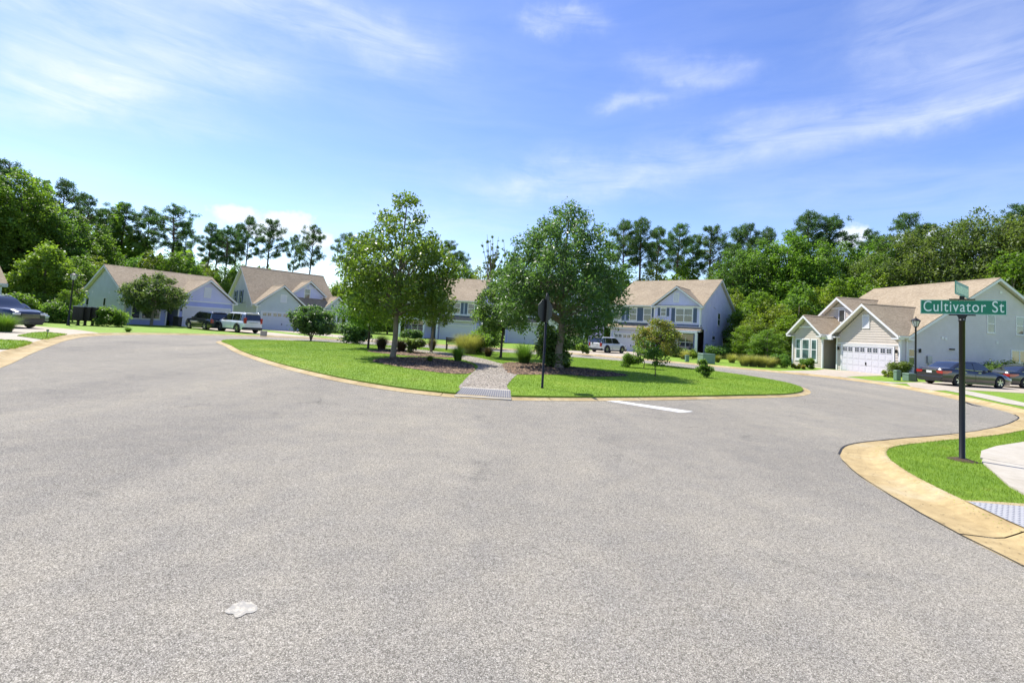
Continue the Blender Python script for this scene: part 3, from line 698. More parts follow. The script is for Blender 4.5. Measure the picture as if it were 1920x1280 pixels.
def shutter(parent, fr, a0, a1, z0, z1):
    b = MB(); fr.box(b, a0, a1, z0, z1, -.01, .04); n = int((z1-z0)/.12)
    for i in range(n):
        zz = z0+(i+.2)*(z1-z0)/n; fr.box(b, a0+.05, a1-.05, zz, zz+.05, .04, .052)
    b.build('shutter', NAVY, parent)
def garage_door(parent, fr, a0, a1, z0, z1, lights=True):
    f = MB(); t = .12; fr.box(f, a0-t, a0, z0, z1+t, -.01, .06); fr.box(f, a1, a1+t, z0, z1+t, -.01, .06); fr.box(f, a0, a1, z1, z1+t, -.01, .059)
    o = f.build('garage_door', WHITE, parent); h = (z1-z0)/4
    for i in range(4):
        b = MB(); y0, y1 = z0+i*h+.006, z0+(i+1)*h-.006; fr.box(b, a0, a1, y0, y1, 0, .03); n = 8; w = (a1-a0)/n
        for k in range(n):
            if not (lights and i == 3): fr.box(b, a0+k*w+.07, a0+(k+1)*w-.07, y0+.07, y1-.07, .03, .039)
            else:
                p0, p1 = a0+k*w+.09+(.05 if k % 2 == 0 else -.02), a0+(k+1)*w-.09+(.02 if k % 2 == 0 else -.05)
                q0, q1 = y0+.1, y1-.1
                for (x0, x1, w0, w1) in ((p0-.035, p0, q0-.035, q1+.035), (p1, p1+.035, q0-.035, q1+.035), (p0, p1, q1, q1+.035), (p0, p1, q0-.035, q0), ((p0+p1)/2-.012, (p0+p1)/2+.012, q0, q1), (p0, p1, (q0+q1)/2-.012, (q0+q1)/2+.012)):
                    fr.box(b, x0, x1, w0, w1, .03, .05)
                g = MB(); fr.box(g, p0, p1, q0, q1, .031, .036); g.build('pane', GLASS, o)
        b.build('panel', DOORW, o)
    mid = (a0+a1)/2; b = MB(); fr.box(b, mid-.05, mid-.02, z0+.62, z0+.86, .039, .07); fr.box(b, mid+.02, mid+.05, z0+.62, z0+.86, .039, .07); b.build('handle', IRON, o)
def gable_roof(parent, u0, u1, v0, v1, ze, zr, axis, oh=.35, rk=.35, ends=(1, 1), th=.13, m=None, returns=True, far=None):
    """two slabs of shingles with white rakes, fascias, gutters and soffits; ze/zr are the heights at the eave edge and ridge"""
    def T(a, b, z): return (a, b, z) if axis == 'u' else (b, a, z)
    A0, A1, B0, B1 = (u0, u1, v0, v1) if axis == 'u' else (v0, v1, u0, u1)
    A0 -= rk*ends[0]; A1 += rk*ends[1]; mid = (B0+B1)/2; B0 -= oh; B1 += oh
    r = MB(); E1 = {B0: A1 if not far else far[0], B1: A1 if not far else far[1]}
    for Bx in (B0, B1):
        sg = -1 if Bx == B0 else 1
        r.quad(T(A0, Bx, ze), T(E1[Bx], Bx, ze), T(A1, mid, zr), T(A0, mid, zr))
        r.quad(T(A0, Bx, ze-.05), T(E1[Bx], Bx, ze-.05), T(E1[Bx], Bx, ze), T(A0, Bx, ze))
        for A in (A0, A1): r.quad(T(A, Bx, ze-.05), T(A, Bx, ze), T(A, mid, zr), T(A, mid, zr-.05))
    # ridge cap
    rc = MB(); rc.quad(T(A0, mid-.14, zr-.09+.02), T(A1, mid-.14, zr-.09+.02), T(A1, mid, zr+.025), T(A0, mid, zr+.025)); rc.quad(T(A0, mid+.14, zr-.07), T(A1, mid+.14, zr-.07), T(A1, mid, zr+.025), T(A0, mid, zr+.025))
    ro = r.build('roof', m or ROOF, parent); rc.build('ridge_cap', m or ROOF, ro)
    s = MB()
    for Bx in (B0, B1): s.quad(T(A0+.02, Bx, ze-.16), T(E1[Bx]-.02, Bx, ze-.16), T(A1-.02, mid, zr-.16), T(A0+.02, mid, zr-.16))
    s.build('soffit', SOFFIT, ro)
    for Bx in (B0, B1):
        sg = -1 if Bx == B0 else 1; b = MB()
        p = T(A0+.02, Bx-.02*sg, ze-.19); q = T(E1[Bx]-.02, Bx+.005*sg, ze-.052); b.box(tuple(map(min, p, q)), tuple(map(max, p, q)))
        p = T(A0+.02, Bx+.005*sg, ze-.13); q = T(E1[Bx]-.02, Bx+.1*sg, ze-.03); b.box(tuple(map(min, p, q)), tuple(map(max, p, q)))
        b.build('gutter', WHITE, ro)
    for k, A in enumerate((A0, A1)):
        if not ends[k]: continue
        for Bx in (B0, B1):
            b = MB(); o_ = -.012 if k == 0 else .012
            p = [T(A+o_, Bx, ze-.26), T(A+o_, Bx, ze-.052), T(A+o_, mid, zr-.052), T(A+o_, mid, zr-.26)]
            i_ = .03 if k == 0 else -.03
            q = [T(A+i_, Bx, ze-.26), T(A+i_, Bx, ze-.052), T(A+i_, mid, zr-.052), T(A+i_, mid, zr-.26)]
            b.quad(*p); b.quad(*q); 
            for i in range(4): b.quad(p[i], p[(i+1) % 4], q[(i+1) % 4], q[i])
            b.build('rake_board', WHITE, ro)
            if returns and rk > .2:
                sg = 1 if Bx == B0 else -1; b = MB()
                p = T(A if k == 0 else A-rk-.02, Bx, ze-.30); q = T(A+rk+.02 if k == 0 else A, Bx+.62*sg, ze-.2); b.box(tuple(map(min, p, q)), tuple(map(max, p, q))); b.build('eave_return', WHITE, ro)
    return ro
def corner(parent, u, v, z0, z1, w=.13):
    MB().box((u-w/2, v-w/2, z0), (u+w/2, v+w/2, z1)).build('corner_board', WHITE, parent)
def lantern(parent, p, m=None):
    o = MB().box((p[0]-.05, p[1]-.05, p[2]), (p[0]+.05, p[1]+.05, p[2]+.24)).build('wall_lantern', IRON, parent)
    MB().lathe((p[0], p[1], p[2]+.24), [(.10, 0), (.001, .09)], 8).build('cap', IRON, o)
def downspout(parent, u, v, z0, z1):
    MB().box((u-.035, v-.035, z0), (u+.035, v+.035, z1)).build('downspout', WHITE, parent)

# ---- the blue single-storey house, left
A = empty('house', (*HA[0], 0), HA[1])
tag(A, 'long single-storey blue house with bounce-tinted sage gable end and two parked cars before its garage', 'house')
GZ = .1
f0 = Fr('v', 0, -1); fB = Fr('v', .556, -1); fL = Fr('u', -4.62, -1); fR = Fr('u', 5.69, 1)
lap(A, f0, [(0, GZ), (5.69, GZ), (5.69, 2.95), (0, 2.95)], BLUE); lap(A, f0, [(0, 2.95), (5.69, 2.95), (5.69, 3.0), (2.845, 5.24), (0, 3.0)], GREYBLUE)
lap(A, fB, [(-4.62, GZ), (-.9, GZ), (-.9, 3.0), (-4.62, 3.0)], BLUE)
lap(A, fL, [(.556, GZ), (11.25, GZ), (11.25, 3.05), (5.9, 5.98), (.556, 3.05)], SAGE)  # same blue siding; green bounce light put into its colour as sage
lap(A, fR, [(0, GZ), (11.25, GZ), (11.25, 3.05), (5.9, 5.98), (.556, 3.05), (0, 3.05)], BLUE)
lap(A, Fr('u', 0, -1), [(0, GZ), (2.2, GZ), (2.2, 3.0), (0, 3.0)], BLUE); lap(A, Fr('u', -.9, 1), [(.556, GZ), (2.2, GZ), (2.2, 3.0), (.556, 3.0)], BLUE)
lap(A, Fr('v', 2.2, -1), [(-.9, GZ), (0, GZ), (0, 3.0), (-.9, 3.0)], BLUE)
dd = plain(A, Fr('v', 2.17, -1), -.9, -.05, GZ, 2.2, .03, DARKDOOR, 'door'); 
gable_roof(A, -4.62, 5.69, .556, 11.25, 3.107, 6.216, 'u'); gable_roof(A, 0, 5.69, 0, 5.2, 3.11, 5.50, 'v', ends=(1, 0), far=(.6, .25))
plain(A, f0, 0, 5.69, 2.86, 2.99, .05, WHITE, 'trim_band'); vent(A, f0, 2.36, 3.13, 3.42, 4.55)
garage_door(A, f0, .48, 5.36, GZ, 2.25, False)
for c_ in ((-4.62, .556), (0, 0), (5.69, 0), (-.93, .556)): corner(A, c_[0], c_[1], GZ, 2.95)
for (a, c_) in ((-4.0, -3.35), (-3.12, -2.3), (-2.08, -1.55)): window(A, fB, a, c_, .78, 2.15, 1, False, .09)
plain(A, fB, -4.13, -1.42, .62, .7, .06, WHITE, 'sill')
for (a, c_, z0, z1) in ((5.3, 5.85, 1.0, 2.62), (9.75, 10.5, .9, 2.6)): window(A, fL, a, c_, z0, z1, 1, True, .08)
for (a, z) in ((8.98, 3.27), (4.65, 3.2), (2.05, 2.99)): fL.box(MB(), a-.12, a+.12, z-.12, z+.12, 0, .05).build('vent_cap', WHITE, A)
lantern(A, (.2, -.12, 1.75)); lantern(A, (5.55, -.12, 1.75)); downspout(A, -4.75, .5, GZ, 2.9)
# rear wing
lap(A, Fr('u', -5.0, -1), [(11.4, GZ), (16.6, GZ), (16.6, 2.8), (11.4, 2.8)], SAGE); lap(A, Fr('v', 11.4, -1), [(-5.0, GZ), (1.5, GZ), (1.5, 2.8), (-1.75, 4.9), (-5.0, 2.8)], SAGE)  # sage carries the green bounce tint on this wing too
gable_roof(A, -5.0, 1.5, 11.7, 16.6, 2.95, 5.1, 'v', returns=False)
window(A, Fr('u', -5.0, -1), 13.2, 14.2, 1, 2.3)

# ---- the sage house with the steep roof
B = empty('house', (*HB[0], 0), HB[1])
tag(B, 'sage green one-and-a-half-storey house with steep brown roof, dormer and white garage door', 'house')
bL = Fr('u', 0, -1)
lap(B, f0, [(0, GZ), (5.77, GZ), (5.77, 3.05), (2.885, 5.5), (0, 3.05)], SAGE)
lap(B, bL, [(.0, GZ), (12.63, GZ), (12.63, 3.1), (6.9, 7.9), (1.18, 3.1), (0, 3.1)], SAGEL)  # sunlit cream cast of the sage siding put into the colour
lap(B, Fr('u', 10.53, 1), [(1.18, GZ), (12.63, GZ), (12.63, 3.1), (6.9, 7.9), (1.18, 3.1)], SAGE)
lap(B, Fr('v', 1.9, -1), [(5.77, GZ), (8.6, GZ), (8.6, 3.1), (5.77, 3.1)], SAGE); lap(B, Fr('u', 5.77, 1), [(0, GZ), (1.9, GZ), (1.9, 3.1), (0, 3.1)], SAGE)
gable_roof(B, 0, 10.53, 1.18, 12.63, 3.2, 8.25, 'u'); gable_roof(B, 0, 5.77, 0, 4.6, 3.21, 5.83, 'v', ends=(1, 0), far=(.86, 1.2))
vent(B, f0, 2.64, 3.42, 3.6, 4.62); garage_door(B, f0, .6, 5.48, GZ, 2.25)
for c_ in ((0, 0), (5.77, 0)): corner(B, c_[0], c_[1], GZ, 3.0)
# dormer
dv = Fr('v', 2.5, -1)
lap(B, dv, [(5.25, 3.9), (9.15, 3.9), (9.15, 5.1), (7.2, 6.6), (5.25, 5.1)], GREYBLUE)
lap(B, Fr('u', 5.25, -1), [(2.5, 3.9), (5.5, 3.9), (5.5, 5.1), (2.5, 5.1)], GREYBLUE); lap(B, Fr('u', 9.15, 1), [(2.5, 3.9), (5.5, 3.9), (5.5, 5.1), (2.5, 5.1)], GREYBLUE)
gable_roof(B, 5.25, 9.15, 2.5, 6.2, 5.1, 6.95, 'v', ends=(1, 0), far=(3.6, 3.6)); window(B, dv, 6.62, 7.28, 4.55, 5.75, 1, True, .09)
plain(B, dv, 6.0, 8.4, 5.95, 6.05, .05, WHITE, 'trim_band'); plain(B, dv, 7.15, 7.25, 6.05, 6.5, .05, WHITE, 'king_post')
b_ = MB(); b_.quad((5.6, 1.0, 3.24), (8.7, 1.0, 3.24), (9.2, 2.49, 4.05), (5.2, 2.49, 4.05)); b_.quad((5.6, 1.0, 3.1), (8.7, 1.0, 3.1), (8.7, 1.0, 3.24), (5.6, 1.0, 3.24)); b_.build('dark_roof_slope', FLASH, B)  # dark blue slope of roof below the dormer
# right bay
bv = Fr('v', .9, -1)
lap(B, bv, [(8.9, 2.45), (12.3, 2.45), (12.3, 3.3), (10.6, 4.75), (8.9, 3.3)], SAGE); gable_roof(B, 8.9, 12.3, .9, 4.2, 3.3, 5.1, 'v', ends=(1, 0), far=(1.4, 4.2))
lap(B, Fr('v', 2.6, -1), [(8.6, GZ), (12.3, GZ), (12.3, 2.6), (8.6, 2.6)], SAGE); lap(B, Fr('u', 12.3, 1), [(2.6, GZ), (6, GZ), (6, 3.3), (2.6, 3.3)], SAGE)
plain(B, bv, 9.7, 11.5, 3.75, 3.85, .05, WHITE, 'trim_band'); plain(B, bv, 10.55, 10.65, 3.85, 4.5, .05, WHITE, 'king_post')
for u in (9.05, 10.6, 12.15): MB().box((u-.12, .8, GZ), (u+.12, 1.04, 2.5)).build('porch_post', WHITE, B)
plain(B, bv, 8.8, 12.4, 2.42, 2.62, .1, WHITE, 'porch_beam'); window(B, Fr('v', 2.6, -1), 10.9, 11.9, .8, 2.2, 1, True); plain(B, Fr('v', 2.6, -1), 9.2, 10.1, GZ, 2.2, .03, DARKDOOR, 'door')
for (a, c_) in ((6.35, 6.95), (8.75, 9.35)):
    window(B, bL, a, c_, 3.3, 4.9, 1, True, .08)
    for q in (a-.5, c_+.1): b_ = MB(); bL.box(b_, q, q+.4, 3.25, 5.0, -.01, .04); b_.build('shutter', NAVY, B)
lantern(B, (.25, -.12, 1.8)); fL2 = bL
for (a, z) in ((9.6, 2.4), (4.0, 2.9)): bL.box(MB(), a-.1, a+.1, z-.1, z+.1, 0, .05).build('vent_cap', WHITE, B)

# ---- two-storey houses round the back of the island
def two_storey(loc, rot, mirror, label, full=True):
    H = empty('house', (*loc, 0), rot); tag(H, label, 'house')
    if mirror: H.scale = (-1, 1, 1)
    W = 11.4; cR = Fr('u', 0, 1); F = Fr('v', 0, -1); D_ = 13.87; G_ = Fr('v', -.25, -1)
    lap(H, F, [(-W, GZ), (-5.9, GZ), (-5.9, 3.8), (-W, 3.8)], GREYBLUE)
    lap(H, F, [(-W, 3.8), (-5.5, 3.8), (-5.5, 5.9), (-W, 5.9)], GREYSD, ex=.3)
    lap(H, G_, [(-5.5, 3.3), (0, 3.3), (0, 5.9), (-2.75, 8.0), (-5.5, 5.9)], GREYBLUE)
    lap(H, Fr('v', 1.3, -1), [(-5.9, GZ), (-1.0, GZ), (-1.0, 3.4), (-5.9, 3.4)], GREYBLUE)
    lap(H, cR, [(1.3, GZ), (D_, GZ), (D_, 5.9), (D_/2, 9.65), (-.25, 5.85), (-.25, 3.3), (1.3, 3.3)], SHADELAV)  # grey-blue siding in a paler copy that lifts the shaded side
    lap(H, Fr('u', -W, -1), [(0, GZ), (D_, GZ), (D_, 5.9), (D_/2, 9.65), (0, 5.9)], GREYBLUE)
    lap(H, Fr('u', -5.5, -1), [(-.25, 3.3), (0, 3.3), (0, 5.9), (-.25, 5.9)], GREYBLUE)
    lap(H, Fr('v', D_, 1), [(-W, GZ), (0, GZ), (0, 5.9), (-W, 5.9)], GREYBLUE)
    gable_roof(H, -W, 0, 0, D_, 5.98, 9.94, 'u'); gable_roof(H, -5.5, 0, -.25, 4.6, 5.99, 8.34, 'v', ends=(1, 0), far=(.2, -.2))
    vent(H, G_, -3.18, -2.52, 6.4, 7.5)
    for (a, c_) in ((-11.0, -10.1), (-8.85, -7.98), (-6.95, -6.05)):
        window(H, F, a, c_, 4.1, 5.55, 1, True, .1, head=.06); shutter(H, F, a-.52, a-.13, 4.05, 5.65); shutter(H, F, c_+.13, c_+.5, 4.05, 5.65)
    window(H, G_, -4.66, -4.08, 4.75, 5.6, 1, True, .08, head=.08); shutter(H, G_, -5.08, -4.78, 4.7, 5.68); shutter(H, G_, -3.96, -3.66, 4.7, 5.68)
    window(H, G_, -2.8, -.92, 4.1, 5.6, 2, True, .1, head=.08); shutter(H, G_, -3.38, -2.95, 4.02, 5.68); shutter(H, G_, -.77, -.36, 4.02, 5.68)
    corner(H, 0, -.25, 3.3, 5.8); corner(H, -5.5, -.25, 3.9, 5.8); corner(H, -W, 0, GZ, 5.85); corner(H, 0, D_, GZ, 5.85)
    plain(H, F, -W, -5.5, 3.78, 3.92, .07, WHITE, 'trim_band')
    # pent roof over garage and porch
    for (u0, u1, v0) in ((-W-.3, -6.3, -.9), (-3.7, .3, -.9)):
        b = MB(); zt = 3.62 if u0 < -9 else 3.55; vt = .02 if u0 < -9 else -.23
        b.quad((u0, v0, 3.12), (u1, v0, 3.12), (u1, vt, zt), (u0, vt, zt)); b.quad((u0, v0, 3.05), (u1, v0, 3.05), (u1, v0, 3.12), (u0, v0, 3.12))
        for u in (u0, u1): b.quad((u, v0, 3.05), (u, v0, 3.12), (u, vt, zt), (u, vt, 3.05))
        ro = b.build('pent_roof', ROOF, H); MB().box((u0+.02, v0+.01, 2.93), (u1-.02, v0+.08, 3.05)).build('gutter', WHITE, ro); MB().box((u0+.04, v0+.08, 3.0), (u1-.04, vt-.01, 3.04)).build('soffit', SOFFIT, ro)
        MB().box((u0+.1, vt-.05, 3.6), (u1-.1, vt-.02, 3.76)).build('flashing', FLASH, ro)
    eg = Fr('v', -1.1, -1)
    lap(H, eg, [(-6.1, 3.0), (-3.75, 3.0), (-4.92, 3.95)], SAGEL, ex=.1); gable_roof(H, -6.1, -3.75, -1.1, 0, 3.1, 4.25, 'v', oh=.25, rk=.15, ends=(1, 0), returns=False)
    eg.box(MB(), -5.15, -4.69, 3.12, 3.45, 0, .04).build('gable_vent', WHITE, H)
    MB().box((-5.95, -1.08, 2.75), (-.05, -.8, 2.98)).build('porch_beam', WHITE, H)
    for u in (-5.85, -3.85, -.12): MB().box((u-.13, -1.06, GZ), (u+.13, -.8, 2.78)).build('porch_post', WHITE, H)
    window(H, Fr('v', 1.3, -1), -3.0, -1.2, .8, 2.6, 2, True, .1); dq = plain(H, Fr('v', 1.3, -1), -5.2, -4.25, GZ, 2.25, .04, DARKDOOR, 'door'); MB().box((-4.4, 1.2, 1.1), (-4.34, 1.27, 1.2)).build('handle', GREYM, dq)
    lap(H, Fr('u', -.9, 1), [(.4, GZ), (1.3, GZ), (1.3, 3.3), (.4, 3.3)], GREYBLUE)
    garage_door(H, F, -11.0+.05, -6.12, GZ, 2.25, full)
    for (a, c_, z0, z1) in ((6.5, 7.4, 4.1, 5.55), (8.9, 9.85, .75, 2.5), (12.2, 13.1, .75, 2.5)): window(H, cR, a, c_, z0, z1, 1, True, .08)
    window(H, cR, 4.4, 5.5, 2.25, 2.6, 1, False, .07)
    for (a, z) in ((3.2, 6.3), (2.1, 3.25), (4.6, 3.1)): cR.box(MB(), a-.1, a+.1, z-.1, z+.1, 0, .05).build('vent_cap', WHITE, H)
    cR.box(MB(), 1.9, 2.3, 1.1, 1.7, 0, .18).build('meter_box', GREYM, H)
    downspout(H, .08, -.15, 3.2, 5.8)
    return H
two_storey(HC[0], HC[1], False, 'grey-blue two-storey house with shuttered windows, behind the orange-leaved bush on the right')
e4 = PD(752, 620, 65); E4 = two_storey(e4[:2], R(-9), True, 'grey-blue two-storey house seen between the two big island trees', False); E4.scale = (-.9, .9, .9)
e5 = PD(1100, 620, 63.5); two_storey(e5[:2], R(-20), False, 'two-storey house almost hidden behind the dense green tree and the stop sign', False)

# ---- the beige house on the right
D = empty('house', (*HD[0], 0), HD[1])
tag(D, 'beige house with three front gables and long brown roof on the right', 'house')
W6 = 5.96; sB = Fr('v', -.565, -1); dR = Fr('u', W6, 1)
lap(D, f0, [(0, GZ), (W6, GZ), (W6, 3.1), (W6/2, 5.5), (0, 3.1)], CREAM)
lap(D, sB, [(-4.79, GZ), (-1.03, GZ), (-1.03, 3.1), (-2.91, 4.65), (-4.79, 3.1)], CREAM)
lap(D, dR, [(0, GZ), (16.6, GZ), (16.6, 3.1), (8.7, 8.0), (.73, 3.1), (0, 3.1)], SHADESIDE)  # cream siding recoloured grey for its shaded side wall
lap(D, Fr('u', -4.79, -1), [(-.565, GZ), (16.6, GZ), (16.6, 3.1), (8.7, 8.0), (.73, 3.1), (-.565, 3.1)], CREAM)
lap(D, Fr('v', 16.6, 1), [(-4.79, GZ), (W6, GZ), (W6, 3.1), (-4.79, 3.1)], CREAM)
lap(D, Fr('u', -1.03, 1), [(-.565, GZ), (2.4, GZ), (2.4, 3.1), (-.565, 3.1)], TAUPE, ex=.5, pr=.001); lap(D, Fr('u', 0, -1), [(0, GZ), (2.4, GZ), (2.4, 3.1), (0, 3.1)], CREAM)
wd = plain(D, Fr('v', 2.4, -1), -1.03, 0, GZ, 2.9, .01, TAUPE, 'wall'); dd = plain(D, Fr('v', 2.36, -1), -.95, -.1, GZ, 2.3, .03, TAUPE, 'door'); MB().lathe((-.2, 2.27, 1.1), [(.001, -.03), (.035, -.02), (.035, .02), (.001, .03)], 8, 'y').build('handle', GREYM, dd)
MB().box((-1.1, -.62, 2.72), (.02, -.45, 3.08)).build('entry_beam', WHITE, D)
gable_roof(D, -4.79, W6, .73, 16.6, 3.2, 8.33, 'u'); gable_roof(D, 0, W6, 0, 5.4, 3.21, 5.85, 'v', ends=(1, 0), far=(.8, .45), rk=.5); gable_roof(D, -4.79, -1.03, -.565, 3.6, 3.21, 4.97, 'v', ends=(1, 0), far=(.45, .6), rk=.5)
b_ = MB(); b_.quad((-1.2, -.3, 3.22), (.2, -.3, 3.22), (.2, 1.2, 3.9), (-1.2, 1.2, 3.9)); ro = b_.build('entry_roof', ROOF, D); MB().box((-.72, -.36, 3.02), (-.3, -.3, 3.2)).build('gutter', WHITE, ro)
vent(D, f0, 2.6, 3.3, 3.75, 4.9); garage_door(D, f0, .55, 5.42, GZ, 2.25)
plain(D, f0, 0, W6, 2.42, 2.5, .05, WHITE, 'trim_band')
for c_ in ((0, 0), (W6, 0), (-4.79, -.565), (-1.03, -.565)): corner(D, c_[0], c_[1], GZ, 3.0)
for (a, c_, n_) in ((-4.28, -3.78, 1), (-3.48, -2.66, 1), (-2.3, -1.75, 1)): window(D, sB, a, c_, .85, 2.62, 1, True, .11, g=GLASSG, grid=2 if a > -4 and a < -3 else 0)
plain(D, sB, -4.45, -1.6, .6, .74, .07, WHITE, 'sill')
plain(D, sB, -4.0, -1.85, 3.78, 3.9, .05, WHITE, 'trim_band')
dv = Fr('v', 2.3, -1)
lap(D, dv, [(-4.15, 3.6), (-.25, 3.6), (-.25, 5.15), (-2.2, 6.5), (-4.15, 5.15)], CREAM)
for s_ in (-4.15, -.25): lap(D, Fr('u', s_, -1 if s_ < -2 else 1), [(2.3, 3.6), (6, 3.6), (6, 5.15), (2.3, 5.15)], CREAM)
gable_roof(D, -4.15, -.25, 2.3, 6.4, 5.15, 6.85, 'v', ends=(1, 0), far=(3.7, 3.7), rk=.5); window(D, dv, -2.35, -1.75, 4.5, 5.6, 1, False, .09, grid=2)
plain(D, dv, -3.3, -1.1, 5.75, 5.87, .05, WHITE, 'trim_band')
for (a, c_, z0, z1) in ((7.86, 8.47, 3.98, 5.3), (10.55, 11.2, 3.98, 5.3)): window(D, dR, a, c_, z0, z1, 1, True, .08, g=GLASSG)
window(D, dR, 10.1, 11.5, .8, 2.6, 2, True, .09, g=GLASSG); window(D, dR, .76, 1.22, 1.1, 2.2, 1, True, .07)
dR.box(MB(), 2.3, 2.68, 1.25, 1.8, 0, .16).build('meter_box', GREYM, D); dR.box(MB(), 2.42, 2.5, GZ, 1.25, 0, .06).build('conduit', GREYM, D)
for (a, z) in ((4.4, 2.42), (4.62, 2.42)): MB().box((W6+.01, a-.05, z-.05), (W6+.2, a+.05, z+.05)).build('flood_light', IRON, D)
for (a, z) in ((3.75, 3.26), (4.05, 3.2), (8.73, 3.18), (9.1, 7.2)): dR.box(MB(), a-.1, a+.1, z-.1, z+.1, 0, .05).build('vent_cap', WHITE, D)
lantern(D, (.22, -.12, 1.85)); lantern(D, (5.75, -.12, 1.85)); lantern(D, (W6+.12, 1.65, 2.0)); downspout(D, W6+.1, .5, GZ, 3.0)
gable_roof(D, W6, W6+1.6, 12.1, 14.5, 3.6, 4.3, 'u', oh=.2, rk=.1, ends=(0, 1), returns=False)

# ---- corner of the house off the left edge
e0 = PD(18, 540, 42); Z = empty('house', (e0[0]-.35, e0[1]-.4, 0), R(58)); tag(Z, 'corner of a pale single-storey house cut off by the left edge', 'house')
lap(Z, f0, [(-11, GZ), (0, GZ), (0, 3.0), (-11, 3.0)], SAGEL); lap(Z, Fr('u', 0, 1), [(0, GZ), (9, GZ), (9, 3.0), (4.5, 5.4), (0, 3.0)], SAGEL); gable_roof(Z, -11, 0, 0, 9, 3.2, 5.6, 'u'); corner(Z, 0, 0, GZ, 3)
window(Z, f0, -4, -2.6, .9, 2.3, 2)

# ------------------------------------------------------------------ cars
def paint(name, col, metal=.5):
    m = mat(name, col, .28, metal, .5); m.node_tree.nodes['Principled BSDF'].inputs['Coat Weight'].default_value = 1; return m
CGLASS = m_glass('car_glass', (.012, .014, .016), .03); TYRE = mat('tyre_rubber', (.018, .018, .018), .8); RIM = mat('alloy_rim', (.5, .5, .52), .25, .9)
BLACKP = mat('black_plastic', (.02, .02, .02), .5); CHROME = mat('chrome', (.7, .7, .72), .12, 1); REDL = mat('red_lamp', (.35, .012, .015), .15, coat=1); CLEARL = mat('clear_lamp', (.6, .62, .65), .1, coat=1); AMBER = mat('amber_lamp', (.6, .2, .03), .2); PLATE = mat('plate', (.7, .7, .68), .4)
def interp(pts, x):
    if x <= pts[0][0]: return pts[0][1]
    for (a, b), (c, d) in zip(pts, pts[1:]):
        if x <= c: t = (x-a)/(c-a); t = t*t*(3-2*t)*.45+t*.55; return b+(d-b)*t
    return pts[-1][1]
